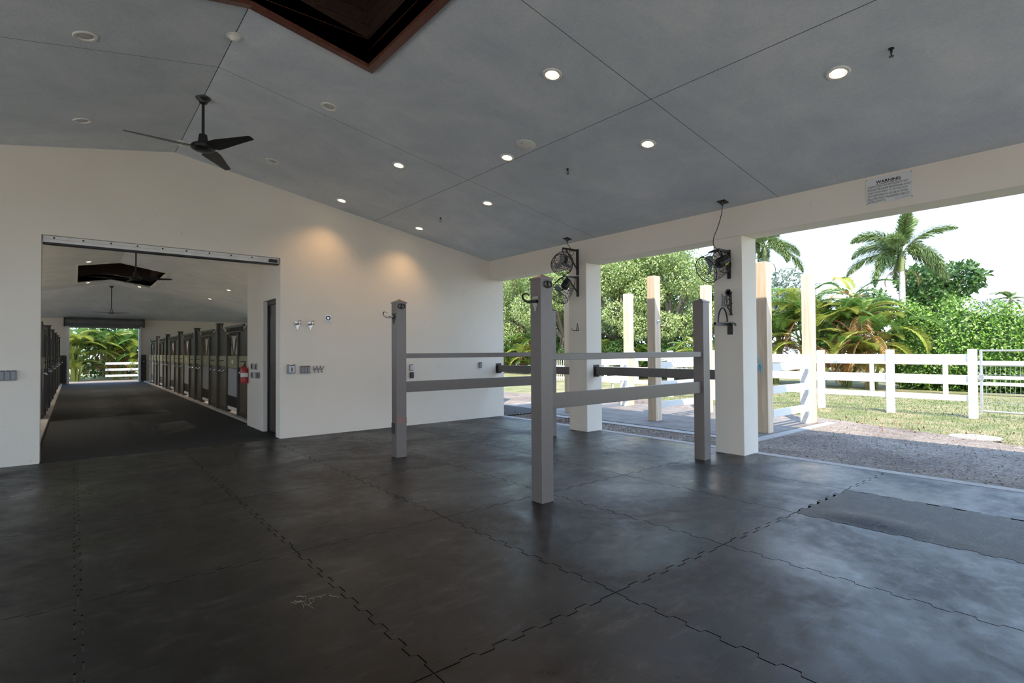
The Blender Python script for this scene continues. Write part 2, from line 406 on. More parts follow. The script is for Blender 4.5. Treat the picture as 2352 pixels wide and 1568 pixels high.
def well(x0, x1, y0, y1, name, label, frame_m, line_m, top):
    t = thing(name, label, 'skylight well', (XC, (y0+y1)/2, ZC)); b = V(t.location)
    def L(mb):
        mb.v = [tuple(V(p) - b) for p in mb.v]; return mb
    f, fw, fd = MB(), .07, .035
    for xa, xb, ya, yb in ((x0-fw, x0, y0-fw, y1+fw), (x1, x1+fw, y0-fw, y1+fw)):   # boards along the slope edges
        zs = [ceil_z(xa), ceil_z(xb)]
        f.add([(xa, ya, zs[0]-fd), (xb, ya, zs[1]-fd), (xb, yb, zs[1]-fd), (xa, yb, zs[0]-fd), (xa, ya, zs[0]+.26), (xb, ya, zs[1]+.26), (xb, yb, zs[1]+.26), (xa, yb, zs[0]+.26)],
              [(0, 1, 2, 3), (4, 5, 6, 7), (0, 1, 5, 4), (1, 2, 6, 5), (2, 3, 7, 6), (3, 0, 4, 7)])
    for ya, yb in ((y0-fw, y0), (y1, y1+fw)):
        for xa, xb in ((x0, XC), (XC, x1)):
            zs = [ceil_z(xa), ceil_z(xb)]
            f.add([(xa, ya, zs[0]-fd), (xb, ya, zs[1]-fd), (xb, yb, zs[1]-fd), (xa, yb, zs[0]-fd), (xa, ya, zs[0]+.26), (xb, ya, zs[1]+.26), (xb, yb, zs[1]+.26), (xa, yb, zs[0]+.26)],
                  [(0, 1, 2, 3), (4, 5, 6, 7), (0, 1, 5, 4), (1, 2, 6, 5), (2, 3, 7, 6), (3, 0, 4, 7)])
    L(f).build('frame', frame_m, t)
    l = MB(); zs0 = ceil_z(x0) + .005
    for ya, yb in ((y0-.03, y0), (y1, y1+.03)):        # gable ends follow the slope
        l.prism([(x0, zs0), (XC, ZC+.005), (x1, zs0), (x1, ZC+.06), (x0, ZC+.06)], ya, yb, XZ(0))
        z = ZC + .065
        while z < top-.01: l.box(x0, x1, ya, yb, z, min(top, z+.135)); z += .141
    for xa, xb in ((x0-.03, x0), (x1, x1+.03)):
        z = zs0
        while z < top-.01: l.box(xa, xb, y0, y1, z, min(top, z+.135)); z += .141
    l.box(x0-.04, x1+.04, y0-.04, y1+.04, top, top+.05)
    for (xa, xb, ya, yb) in ((x0-.06, x0-.03, y0-.06, y1+.06), (x1+.03, x1+.06, y0-.06, y1+.06), (x0-.06, x1+.06, y0-.06, y0-.03), (x0-.06, x1+.06, y1+.03, y1+.06)):
        l.box(xa, xb, ya, yb, ZC+.04 if xb-xa > .5 else ceil_z(x0)+.03, top+.02)
    L(l).build('lining', line_m, t)
    return t
well(*WELL, 'skylight_well', 'mahogany-lined square well with a reddish frame in the front ceiling', MAHOG, MAHOGD, 5.55)
well(*BW, 'skylight_well', 'dark boarded well with a pale frame in the barn ceiling, seen through the doorway', WTRIM, MAHOGD, 5.55)

# barn shell
w = MB(); T = XZ(YF)
w.prism([(XEW, 0), (-.165, 0), (-.165, 2.86), (XEW, ZF+.02)], 0, .2, T)
w.prism([(XEW, ZF+.02), (-.165, 2.86), (2.64, 2.86), (XE, ZF+.02)], 0, .2, T)
w.prism([(2.64, 0), (XE, 0), (XE, ZF+.02), (2.64, 2.86)], 0, .2, T)
struct(w.build('wall_far', STUCCO), 'cream end wall of the barn around the roller door')
STY = [9.1, 12.45, 15.82, 19.17, 22.54, 25.9, 29.25, 32.6]
for nm, x, sx, ya in (('wall_barn_east', XE, 1, YB), ('wall_barn_west', XEW, -1, YG+WT)):
    w = MB(); x0, x1 = min(x, x+sx*.2), max(x, x+sx*.2); y = ya
    for a, b in zip(STY, STY[1:]):                # stable door openings, enlarged to let more daylight into the barn
        d0, d1 = (a+b)/2-1.35, (a+b)/2+1.35
        if d0 < ya: continue
        w.box(x0, x1, y, d0, -.1, ZF+.05); w.box(x0, x1, d0, d1, 2.95, ZF+.05); y = d1
    w.box(x0, x1, y, YF+.2, -.1, ZF+.05)
    struct(w.build(nm, STUCCO))
BED = plain('bounce_bedding', (.62, .52, .38), .95, var=.2, vs=12, bs=.6, bscale=40)  # pale shavings added so the stall floors throw light up
for x0, x1 in ((3.13, XE-.01), (XEW+.01, -.71)):
    struct(MB().box(x0, x1, YB+.14, YF-.01, -.001, .04).build('floor_bedding', BED), 'unseen pale shavings added on the stall floors to bounce light')
# tack room: wall along the aisle with a doorway, and its end wall
XT = 2.79
w = MB(); yt0, yt1 = YG+WT, 12.08
w.box(XT, XT+.16, yt0, 10.06, 0, ceil_z(XT)); w.box(XT, XT+.16, 10.88, yt1, 0, ceil_z(XT)); w.box(XT, XT+.16, 10.06, 10.88, 2.47, ceil_z(XT))
w.prism([(XT+.16, 0), (XE, 0), (XE, ZF+.02), (XT+.16, ceil_z(XT+.16))], -.16, 0, XZ(yt1))
w.box(XO-.2, XO, yt0, yt1-.16, -.1, ceil_z(XO))
struct(w.build('wall_tack_room', STUCCO), 'cream tack room wall just inside the doorway')
t = thing('door_1', 'dark brown tack room door set back in its opening inside the barn', 'door', (XT+.12, 10.47, 0)); t['kind'] = 'structure'
MB().box(-.02, .02, -.36, .36, .02, 2.40).box(-.028, -.02, -.28, .28, .25, 1.1).box(-.028, -.02, -.28, .28, 1.3, 2.2).build('door_leaf', DOORB, t, bevel=.004)
MB().box(-.05, .035, -.41, -.36, 0, 2.47).box(-.05, .035, .36, .41, 0, 2.47).box(-.05, .035, -.36, .36, 2.40, 2.47).build('door_frame', DKMETAL, t, bevel=.003)
MB().tube([(-.03, -.27, 1.02), (-.075, -.27, 1.02), (-.075, -.15, 1.02)], .01).build('handle', CHROME, t, True)

# sliding door track under the lintel
t = thing('door_track', 'pale metal sliding door track under the lintel of the barn doorway', 'track', ((XL+XR)/2, YG+.13, ZO))
hw = (XR-XL)/2 - .012
MB().box(-hw, hw, -.085, .085, -.05, -.002).box(-hw, hw, -.085, -.07, -.095, -.05).build('track_rail', ALU, t, bevel=.003)
MB().box(-hw, hw, -.06, .06, -.115, -.085).build('track_slot', BLACK, t)
for q in range(10):
    MB().lathe([(.012, 0), (.012, .006), (.007, .009)], 8, frame((-hw+.12+q*.32, -.085, -.03), (0, -1, 0))).build('bolt', DKMETAL, t)
MB().box(hw-.17, hw-.03, -.105, -.085, -.085, -.03).build('end_stop', DKMETAL, t)

# ------------------------------------------------------------------ ceiling fittings
def normal_at(x): return V((SL if x > XC else -SL, 0, 1)).normalized() * -1
def downlight(x, y, lit, label, power=42, spot=True):
    t = thing('recessed_downlight', label, 'ceiling light', (x, y, ceil_z(x)), 0, 'lit downlights' if lit else 'unlit downlights')
    F = frame((0, 0, 0), normal_at(x), (0, 1, 0))
    MB().lathe([(.098, -.002), (.098, .006), (.09, .012), (.07, .010), (.064, .002), (.064, -.01)], 32, F).build('trim_ring', WHITEP, t, True)
    MB().lathe([(.063, -.004), (.05, .004), (.02, .007)], 24, F).build('lens', GLOW if lit else OFFL, t, True)
    if lit and spot:
        l = bpy.data.lights.new('downlight_beam', 'SPOT'); l.energy = power; l.color = (1, .60, .30) if y < YG else (1, .88, .74); l.spot_size = R(115); l.spot_blend = .9; l.shadow_soft_size = .05
        o = bpy.data.objects.new('downlight_beam', l); COL.objects.link(o); o.parent = t; o.matrix_local = frame(normal_at(x)*.03, normal_at(x)*-1)
    return t
for x, y, lit, lab in (
    (3.622, 3.774, 1, 'lit recessed downlight beside the reddish corner of the skylight well'),
    (5.199, 1.791, 1, 'lit recessed downlight above the sign, beside the long ceiling sprinkler'),
    (5.219, 3.828, 1, 'lit recessed downlight in the ceiling above the column with the saddle rack'),
    (4.435, 5.496, 1, 'lit recessed downlight touching the ceiling joint next to the round blank plate'),
    (3.640, 7.021, 1, 'lit recessed downlight in the inner row, second from the gable wall'),
    (3.683, 9.270, 1, 'lit recessed downlight in the inner row, close to the gable wall above the wall hooks'),
    (5.236, 7.008, 1, 'lit recessed downlight in the outer row, second from the gable wall'),
    (5.248, 9.273, 1, 'lit recessed downlight in the outer row, close to the gable wall'),
    (.064, 6.290, 0, 'unlit recessed downlight on the far slope, the one away from the gable wall'),
    (.065, 8.615, 0, 'unlit recessed downlight on the far slope, near the gable wall and fan blade'),
    (2.350, 6.306, 0, 'unlit recessed downlight between ceiling fan and skylight well on the near slope'),
    (2.348, 8.657, 0, 'unlit recessed downlight beside the ceiling fan, near the gable wall on the near slope')):
    downlight(x, y, lit, lab)
for x, y in ((4.8, 15.9), (4.8, 19.8), (-2.4, 15.9), (-2.4, 19.8), (-2.4, 23.8), (-2.4, 28.0)):  # extra lamps, out of view, added to brighten the barn
    downlight(x, y, 1, f'added unseen fill downlight over the stalls {"on the tack room side" if x > 0 else "across the aisle"}, {y-YG:.0f} metres past the gable wall', 420)
for x, y, lab in ((4.787, 23.76, 'lit downlight in the barn ceiling, the one closest to the tack room wall'),
                  (4.855, 27.96, 'lit downlight in the barn ceiling, second from the tack room wall'),
                  (.363, 22.2, 'lit downlight above the pale edge of the barn skylight well'),
                  (.45, 28.95, 'lit downlight just behind the barn skylight well, on the side of the long wall'),
                  (2.25, 28.9, 'lit downlight just behind the barn skylight well, on the tack room side')):
    downlight(x, y, 1, lab, 300)
def hip_z(y): return ZC - (ZC-ZF)*(y-YR)/(YF-YR)
def detector(x, y, label):
    t = thing('smoke_detector', label, 'smoke detector', (x, y, ceil_z(x)))
    F = frame((0, 0, .0), (0, 0, -1))
    MB().lathe([(.075, -.005), (.075, .012), (.06, .018)], 28, F).build('base', WHITEP, t, True)
    MB().lathe([(.052, .016), (.055, .026), (.045, .036), (.03, .042), (.022, .055), (.008, .058)], 28, F).build('head', WHITEP, t, True)
detector(1.213, 5.80, 'cream smoke detector on the ridge joint between fan and skylight well')
detector(1.213, 9.25, 'cream smoke detector on the ridge joint, hidden partly by a fan blade')
t = thing('cover_plate', 'round cream blank cover plate on the ceiling beside the joint', 'cover plate', (4.366, 5.036, ceil_z(4.366)))
F = frame((0, 0, 0), normal_at(4.3))
MB().lathe([(.125, -.002), (.125, .006), (.118, .010)], 36, F).build('plate', WHITEP, t, True)
for q in (-.07, .07): MB().lathe([(.006, .009), (.006, .013)], 8, F @ M.Translation((q, 0, 0))).build('screw', DKMETAL, t)
def sprinkler(x, y, label, s=1):
    t = thing('ceiling_sprinkler', label, 'sprinkler', (x, y, ceil_z(x)), 0, 'ceiling sprinklers')
    F = frame((0, 0, 0), (0, 0, -1))
    MB().lathe([(.022, -.004), (.022, .004), (.010, .008), (.010, .03)], 16, F).build('stem', DKMETAL, t, True)
    b = MB()
    for q in (-1, 1): b.tube([(q*.010, 0, .03), (q*.016, 0, .042), (q*.008, 0, .058), (0, 0, .062)], .003, 6, T=F)
    b.lathe([(.018, .062), (.018, .066)], 12, F); b.build('deflector', BLACK, t)
sprinkler(5.143, 1.379, 'small dark ceiling sprinkler closest to the warning sign')
sprinkler(5.135, 5.067, 'small dark ceiling sprinkler between two lit downlights, above the column with two fans')
sprinkler(5.170, 8.355, 'small dark ceiling sprinkler nearest the gable wall')

def ceiling_fan(loc, drop, angs, label, tilt=True):
    t = thing('ceiling_fan', label, 'ceiling fan', loc, 0, 'black three-blade ceiling fans')
    D = frame((0, 0, 0), (0, 0, -1))
    MB().lathe([(.085, -.01), (.085, .012), (.075, .03), (.05, .05), (.045, .075), (.03, .085), (.012, .088)], 28, D).build('canopy', BLACK, t, True)
    MB().tube([(0, 0, -.05), (0, 0, -drop+.12)], .0165, 14).build('rod', BLACK, t, True)
    MB().lathe([(.02, drop-.17), (.045, drop-.165), (.06, drop-.06), (.062, drop-.045), (.12, drop-.04), (.135, drop-.02), (.132, drop+.01), (.10, drop+.03), (.04, drop+.038)], 32, D).build('motor_housing', BLACK, t, True)
    for a in angs:
        A = M.Rotation(R(a), 4, 'Z') @ M.Translation((0, 0, -drop)) @ M.Rotation(R(-13), 4, 'X')
        b = MB(); prof = [(.13, -.055, .05), (.18, -.10, .085), (.30, -.105, .075), (.45, -.09, .055), (.62, -.072, .036), (.78, -.058, .020), (.80, -.046, .014)]
        vs = []
        for r, lo, hi in prof: vs += [(r, lo, -.004), (r, hi, -.004), (r, hi, .004), (r, lo, .004)]
        fs = [(4*i+j, 4*i+(j+1) % 4, 4*i+4+(j+1) % 4, 4*i+4+j) for i in range(len(prof)-1) for j in range(4)] + [(3, 2, 1, 0), tuple(4*(len(prof)-1)+j for j in range(4))]
        b.add(vs, fs, A); b.build('blade', BLACK, t)
    return t
ceiling_fan((XC, 7.45, ZC), .63, (184, 300, 60), 'black three-blade ceiling fan hanging from the ridge before the gable wall')
ceiling_fan((XC, 16.6, ZC), 1.24, (-20, 100, 220), 'black ceiling fan inside the barn, the one before the skylight well')
ceiling_fan((1.30, 30.0, hip_z(30)), 1.2, (-35, 85, 205), 'black ceiling fan inside the barn, close to the roller door')

# ------------------------------------------------------------------ gable wall hardware
def wt(name, label, cat, x, z, group=None): return thing(name, label, cat, (x, YG, z), 0, group)
def screws(t, pts, T=M()):
    for a, b in pts: MB().lathe([(.0045, -.001), (.0045, .003)], 8, T @ frame((a, 0, b), (0, -1, 0))).build('screw', DKMETAL, t)
def bridle_hook(parent, T, pm, hm):
    """pointed mounting plate and a long curved arm, plate in local xz facing -y"""
    MB().prism([(-.045, .07), (-.035, .078), (.035, .078), (.045, .07), (.045, .01), (.012, -.045), (.012, -.07), (-.012, -.07), (-.012, -.045), (-.045, .01)], -.006, .0, T @ XZ(0)).build('hook_plate', pm, parent)
    b = MB(); b.tube(smooth_path([(0, -.004, .03), (0, -.05, .02), (-.01, -.10, .02), (-.03, -.135, .045), (-.02, -.15, .085), (.02, -.14, .095), (.035, -.11, .075)]), [.015-.0003*i for i in range(31)], 10, T=T)
    b.tube([(-.04, -.03, .035), (-.045, -.06, .03), (0, -.07, .03), (.045, -.06, .03), (.04, -.03, .035), (.0, -.012, .04)], .007, 8, True, T)
    b.build('hook_arm', hm, parent, True)
for x, lab in ((3.077, 'chrome bridle hook on the gable wall, the one closer to the barn doorway'), (3.306, 'chrome bridle hook on the gable wall, the one next to the tie ring')):
    t = wt('mounted_bridle_hook', lab, 'wall hook', x, 1.975, 'chrome bridle hooks'); bridle_hook(t, M.Scale(.92, 4), CHROME, CHROME)
t = wt('mounted_tie_ring', 'square chrome plate with dark tie ring on the gable wall', 'tie ring', 3.628, 2.133)
MB().box(-.052, .052, -.006, 0, -.055, .055).build('plate', CHROME, t, bevel=.004)
MB().tube([(-.036*cos(a), -.014, -.004+.036*sin(a)) for a in [2*pi*q/24 for q in range(24)]], .0075, 8, True).build('ring', DKMETAL, t, True)
MB().box(-.02, .02, -.02, -.004, .018, .034).build('staple', DKMETAL, t, bevel=.003)
screws(t, [(-.042, -.044), (.042, -.044), (-.042, .044), (.042, .044)], M.Translation((0, -.006, 0)))
# outlets and switch boxes
def cover(name, label, cat, x, z, w_, h_, d_, gang, body, flap, group='grey weatherproof wall boxes'):
    t = wt(name, label, cat, x, z, group)
    MB().box(-w_/2, w_/2, -d_, 0, -h_/2, h_/2).build('box', body, t, bevel=.006)
    g = w_/gang
    for q in range(gang):
        c = -w_/2 + g*(q+.5)
        MB().box(c-g*.38, c+g*.38, -d_-.012, -d_+.002, -h_*.40, h_*.40).build('flap', flap, t, bevel=.004)
        MB().box(c-g*.2, c+g*.2, -d_-.016, -d_-.004, h_*.40, h_*.47).build('hinge', DKMETAL, t)
    return t
t = cover('outlet_cover', 'grey bubble outlet cover on the gable wall next to the barn doorway', 'outlet', 2.966, 1.203, .132, .148, .05, 1, GREYP, CLEARP)
MB().box(-.008, .008, -.068, -.06, -.04, .03).build('latch', DKMETAL, t)
MB().box(-.062, -.045, -.03, -.0, .072, .085).box(.045, .062, -.03, 0, .072, .085).build('lug', DKMETAL, t)
cover('switch_box', 'grey three-gang switch box between outlet cover and coat hook on the gable wall', 'switch', 3.211, 1.190, .172, .138, .03, 3, GREYP, GREYP)
cover('switch_box', 'grey three-gang switch box on the far side of the barn doorway', 'switch', -.677, 1.214, .172, .138, .03, 3, GREYP, GREYP)
cover('outlet_cover', 'grey outlet cover with clear flap under the top rail, above a dark one', 'outlet', 5.333, 1.178, .082, .13, .035, 1, GREYP, CLEARP)
cover('outlet_cover', 'black outlet cover on the gable wall, below a grey one', 'outlet', 5.345, 1.022, .082, .12, .04, 1, DKP, DKP)
cover('outlet_cover', 'grey outlet cover on the gable wall beside the safety rail bracket', 'outlet', 7.072, 1.192, .078, .128, .035, 1, GREYP, GREYP)
t = wt('coat_hook', 'grey triple coat hook beside the three-gang switch box', 'coat hook', 3.442, 1.192)
for q in (-1, 0, 1):
    b = MB(); c = q*.066
    b.tube([(c-.028, -.04, .062), (c-.03, -.035, .035), (c-.012, -.018, .008), (c, -.012, -.005)], .0065, 8)
    b.tube([(c+.028, -.04, .062), (c+.03, -.035, .035), (c+.012, -.018, .008), (c, -.012, -.005)], .0065, 8)
    b.tube([(c, -.006, .0), (c, -.01, -.035), (c, -.035, -.058), (c, -.05, -.045)], .0075, 8)
    b.lathe([(.013, 0), (.013, .008), (.006, .012)], 10, frame((c, 0, -.01), (0, -1, 0)))
    b.build('hook', GREYP, t, True)
MB().box(-.09, .09, -.004, 0, -.012, .006).build('mounting_strip', GREYP, t)

# ------------------------------------------------------------------ grooming stall dividers
def ring(parent, T, m):
    b = MB()
    for c in (-.022, .022): b.tube([(c+.029*cos(a), -.010, .029*sin(a)) for a in [2*pi*q/16 for q in range(16)]], .006, 8, True, T)
    b.box(-.008, .008, -.018, 0, .018, .036, T); b.lathe([(.007, 0), (.007, .012)], 8, T @ frame((0, 0, -.036), (0, -1, 0)))
    b.build('tie_ring', m, parent, True)
S = .156
def divider(ya, yb, xa, xb, label, far):
    t = thing('stall_divider', label, 'stall divider', (xa, ya, 0), 0, 'taupe grooming stall dividers')
    dy = yb - ya
    for x, y, top in ((0, 0, 2.222), (xb-xa, dy, 2.16 if not far else 2.2)):
        if far and x == 0: top = 2.204
        p_ = MB().box(x, x+S, y, y+S, 0, top).build('post', PAINT, t, bevel=.004)
        e = .007; vs = [(x-e, y-e), (x+S+e, y-e), (x+S+e, y+S+e), (x-e, y+S+e)]
        c = MB(); c.add([(a, b, top-.012) for a, b in vs] + [(a, b, top+.004) for a, b in vs] + [(x+S/2, y+S/2, top+.05)],
                        [(3, 2, 1, 0), (0, 1, 5, 4), (1, 2, 6, 5), (2, 3, 7, 6), (3, 0, 4, 7), (4, 5, 8), (5, 6, 8), (6, 7, 8), (7, 4, 8)])
        c.build('post_cap', PAINT, p_)
    ang = math.atan2(dy, xb-xa); L = math.hypot(xb-xa-S, dy)
    RT = M.Translation((S, 0, 0)) @ M.Rotation(math.atan2(dy, xb-xa-S), 4, 'Z')
    MB().box(-.002, L+.002, .02, S-.02, 1.405, 1.475, RT).build('top_rail', RAILP, t, bevel=.004)
    MB().box(-.002, L+.002, .035, .075, .915, 1.07, RT).build('lower_rail', RAILP, t, bevel=.004)
    return t
XA, YA, XD, YD = 3.558, 3.896, 6.622, 3.985
t = divider(YA, YD, XA, XD, 'taupe divider with two capped posts and two rails, standing forward of the other', False)
ring(t, M.Translation((.092, 0, 2.163)), DKMETAL)
HX = M.Translation((0, .076, 1.965)) @ M.Rotation(R(-90), 4, 'Z')
bridle_hook(t, HX, CHROME, DKMETAL)
YC2, XC2, XD2, YD2 = 6.906, 3.539, 6.45, 6.84
t = divider(YC2, YD2, XC2, XD2, 'taupe divider with two capped posts and two rails, nearer the gable wall', True)
ring(t, M.Translation((.078, 0, 2.148)), DKMETAL)
bridle_hook(t, M.Translation((0, .085, 1.97)) @ M.Rotation(R(-90), 4, 'Z'), DKMETAL, CHROME)
o = MB().box(-.0015, S+.0015, -.0015, .02, .475, .562).build('repair_patch', PATCHR, t); o['label'] = 'reddish brown repainted patch'
o = MB().box(-.02, 0, .06, .125, .335, .49).build('outlet_box', DKP, t, bevel=.004); o['label'] = 'black outlet box'

# horizontal safety bars between wall and columns
def safety_bar(x, y0, y1, z, label):
    t = thing('safety_rail', label, 'rail', (x, y0, z), 0, 'horizontal safety bars'); L = y1-y0
    MB().box(-.03, .03, .006, L-.006, -.075, .075).build('bar', RAILP, t, bevel=.004)
    for y, q in ((0, 1), (L, -1)):
        MB().box(-.075, .075, min(y, y+q*.012), max(y, y+q*.012), -.115, .115).box(-.04, .04, min(y, y+q*.10), max(y, y+q*.10), -.088, -.078).build('end_bracket', DKMETAL, t, bevel=.003)
safety_bar(7.60, 7.248, YG, 1.105, 'dark safety bar between gable wall and the column with two fans')
safety_bar(7.60, 4.241, 6.794, 1.120, 'dark safety bar between the two columns')

# ------------------------------------------------------------------ sign
t = thing('warning_sign', 'white warning sign with black lettering on the beam over the widest opening', 'sign', (XI, 2.018, 3.37))
MB().box(-.006, 0, -.232, .232, -.152, .152).build('plate', SIGNW, t, bevel=.002)
def text_mb(mb, s, x0, x1, z0, z1, x, bold=0):
    c = bpy.data.curves.new('txt', 'FONT'); c.body = s; c.offset = bold
    o = bpy.data.objects.new('txt', c); COL.objects.link(o); bpy.context.view_layer.update()
    me = bpy.data.meshes.new_from_object(o.evaluated_get(bpy.context.evaluated_depsgraph_get()))
    xs = [v.co.x for v in me.vertices]; ys = [v.co.y for v in me.vertices]
    a, b_, c0, d = min(xs), max(xs), min(ys), max(ys)
    pts = [(x, -(x0 + (v.co.x-a)/(b_-a)*(x1-x0)), z0 + (v.co.y-c0)/(d-c0)*(z1-z0)) for v in me.vertices]
    mb.add(pts, [tuple(f.vertices) for f in me.polygons])
    bpy.data.objects.remove(o); bpy.data.curves.remove(c); bpy.data.meshes.remove(me)
b = MB(); lx = -.0068
text_mb(b, 'WARNING', -.128, .118, .080, .116, lx, .03)
b.box(lx, lx+.0005, -.122, .128, .069, .0735)
for q, (s_, x1) in enumerate((('UNDER FLORIDA LAW AN EQUINE ACTIVITY', .193), ('SPONSOR OR EQUINE PROFESSIONAL IS NOT', .218), ('LIABLE FOR AN INJURY TO OR THE DEATH', .182),
                              ('OF A PARTICIPANT IN EQUINE ACTIVITIES', .182), ('RESULTING FROM THE INHERENT RISKS OF', .198), ('EQUINE ACTIVITIES.', -.028))):
    text_mb(b, s_, -.214, x1, .034-q*.0352, .0605-q*.0352, lx, 0 if 'FROM' in s_ else .004)
text_mb(b, 'FLA. STATUTE 773.04', .062, .214, -.136, -.126, lx)
b.build('lettering', INK, t, fix=False)
for y in (-.222, .222):
    for z in (-.142, .142): MB().lathe([(.005, 0), (.004, .003)], 8, frame((-.006, y, z), (-1, 0, 0))).build('screw', DKMETAL, t)

# ------------------------------------------------------------------ wall fans
def wall_fan(label, y, z0, z1, arm, centre, axis, cord=None):
    """bracket bar on the column face from z0 to z1, arm reaching out, caged fan at centre blowing along axis"""
    t = thing('wall_fan', label, 'fan', (XI, y, z0), 0, 'black caged wall fans'); H = z1-z0
    b = MB().box(-.022, 0, -.025, .025, 0, H)
    b.box(-arm, -.02, -.018, .018, H-.045, H-.012)
    b.tube([(-.02, 0, H*.22), (-arm*.78, 0, H-.04)], .014, 8)
    for q in (.05, H-.05): b.lathe([(.012, 0), (.012, .008)], 8, frame((-.022, 0, q), (-1, 0, 0)))
    b.build('bracket', BLACK, t, bevel=.003)
    c = V(centre) - V((XI, y, z0)); F = frame(c, axis, (0, 0, 1)); r, d = .195, .30
    g = MB()
    for k in range(6):
        zz = -d*.5 + d*k/5; rr = r*(1 - .30*max(0, (.45-k/5))) 
        g.tube([(rr*cos(2*pi*q/28), rr*sin(2*pi*q/28), zz) for q in range(28)], .0032, 5, True, F)
    for q in range(16):
        a = 2*pi*q/16
        g.tube([(r*.45*cos(a), r*.45*sin(a), -d*.55), (r*.86*cos(a), r*.86*sin(a), -d*.5), (r*cos(a), r*sin(a), 0), (r*cos(a), r*sin(a), d*.5)], .0024, 4, T=F)
    for k in range(1, 6):
        rr = r*k/6
        g.tube([(rr*cos(2*pi*q/24), rr*sin(2*pi*q/24), d*.5+.012*(1-k/6)) for q in range(24)], .0028, 5, True, F)
    for q in range(10):
        a = 2*pi*q/10; g.tube([(r*.15*cos(a), r*.15*sin(a), d*.5+.012), (r*cos(a), r*sin(a), d*.5)], .0028, 5, T=F)
    g.tube([(r*cos(2*pi*q/28), r*sin(2*pi*q/28), d*.5) for q in range(28)], .007, 6, True, F)
    g.tube([(r*.86*cos(2*pi*q/28), r*.86*sin(2*pi*q/28), -d*.5) for q in range(28)], .006, 6, True, F)
    g.build('cage', BLACK, t, True)
    m_ = MB().lathe([(.03, -d*.85), (.068, -d*.83), (.075, -d*.78), (.075, -d*.32), (.06, -d*.22), (.02, -d*.18), (.012, 0)], 24, F).build('motor', DKMETAL, t, True)
    l_ = MB(); n = 7
    for q in range(n):
        a0, a1 = R(-40+80*q/n), R(-40+80*(q+1)/n)
        A = R(200) if axis[1] > 0 else R(150)
        l_.add([(.0765*cos(A+a), .0765*sin(A+a), zz) for a in (a0, a1) for zz in (-d*.70, -d*.48)], [(0, 1, 3, 2)], F)
    o = l_.build('motor_label', YELLOW, m_, True, fix=False); o['label'] = 'yellow and grey motor label'
    for k in range(3):
        A = F @ M.Rotation(2*pi*k/3, 4, 'Z'); w_ = MB(); n = 6; vs = []
        for i in range(n):
            rr = .03 + (.165-.03)*i/(n-1); hw_ = .03 + .055*sin(pi*(.25+.6*i/(n-1)))
            for s_ in (-1, 1): vs.append((rr*cos(s_*hw_/rr*.5), rr*sin(s_*hw_/rr*.5), .03 + s_*.026))
        vs2 = [(x, y_, z+.003) for x, y_, z in vs]
        fs = [(2*i, 2*i+1, 2*i+3, 2*i+2) for i in range(n-1)]; k2 = len(vs)
        w_.add(vs + vs2, fs + [tuple(k2+j for j in f)[::-1] for f in fs] + [(2*i, 2*i+2, k2+2*i+2, k2+2*i) for i in range(n-1)] + [(2*i+1, k2+2*i+1, k2+2*i+3, 2*i+3) for i in range(n-1)], A)
        w_.build('fan_blade', GREYP, t, True)
    tip = V((-arm+.02, 0, H-.03)); yk = MB()
    ax = V(axis).normalized(); top = V((0, 0, 1)) - ax*ax.z; top.normalize()
    side = ax.cross(top)
    pk = c + top*(r+.01)
    yk.tube([tip, tip*.5+pk*.5+V((0, 0, .01)), pk], .012, 8)
    yk.tube([pk, c + top*r*.9 - ax*d*.5, c - ax*d*.62 + top*.07], .008, 8)
    yk.build('yoke', BLACK, t, True)
    if cord:
        pts = [V(p) - V((XI, y, z0)) for p in cord]
        sm = smooth_path(pts)
        MB().tube(sm, .006, 6).build('cord', BLACK, t, True)
    return t
wall_fan('black caged fan at the top of the far column, facing the room', 7.0, 2.918, 3.41, .40, (6.915, 6.97, 3.11), (-.72, -.55, -.42),
         [(7.128, 7.06, 3.57), (7.13, 7.06, 3.50), (7.17, 7.04, 3.44), (7.20, 7.02, 3.36), (7.14, 7.03, 3.34), (7.18, 7.0, 3.40), (7.22, 7.0, 3.30), (7.02, 7.0, 3.22)])
wall_fan('black caged fan low on the far column, tipped down under another fan', 7.0, 2.515, 2.90, .38, (6.96, 7.04, 2.61), (-.62, .05, -.78),
         [(7.29, 7.0, 2.90), (7.26, 7.01, 2.75), (7.24, 7.02, 2.66), (7.16, 7.03, 2.66)])
wall_fan('black caged fan on the column above the horse bracket, facing away', 3.99, 2.525, 2.945, .30, (7.03, 4.05, 2.69), (-.80, .30, -.42),
         [(7.10, 3.95, 3.585), (7.10, 3.96, 3.45), (7.05, 3.99, 3.25), (6.98, 4.02, 3.08), (6.98, 4.02, 2.97), (7.04, 4.0, 2.92)])
for x, y, lab in ((7.128, 7.059, 'dark ceiling cord box above the far column with two fans'), (7.103, 3.946, 'dark ceiling cord box above the column with the saddle rack')):
    t = thing('junction_box', lab, 'junction box', (x, y, ceil_z(x)))
    F = frame((0, 0, 0), normal_at(x), (0, 1, 0))
    MB().prism([(-.06, -.06), (.06, -.06), (.06, .06), (-.06, .06)], -.002, .012, F).build('plate', DKMETAL, t, bevel=.003)
    MB().lathe([(.03, .01), (.026, .035), (.012, .055), (.009, .07)], 14, F).build('cord_grip', BLACK, t, True)

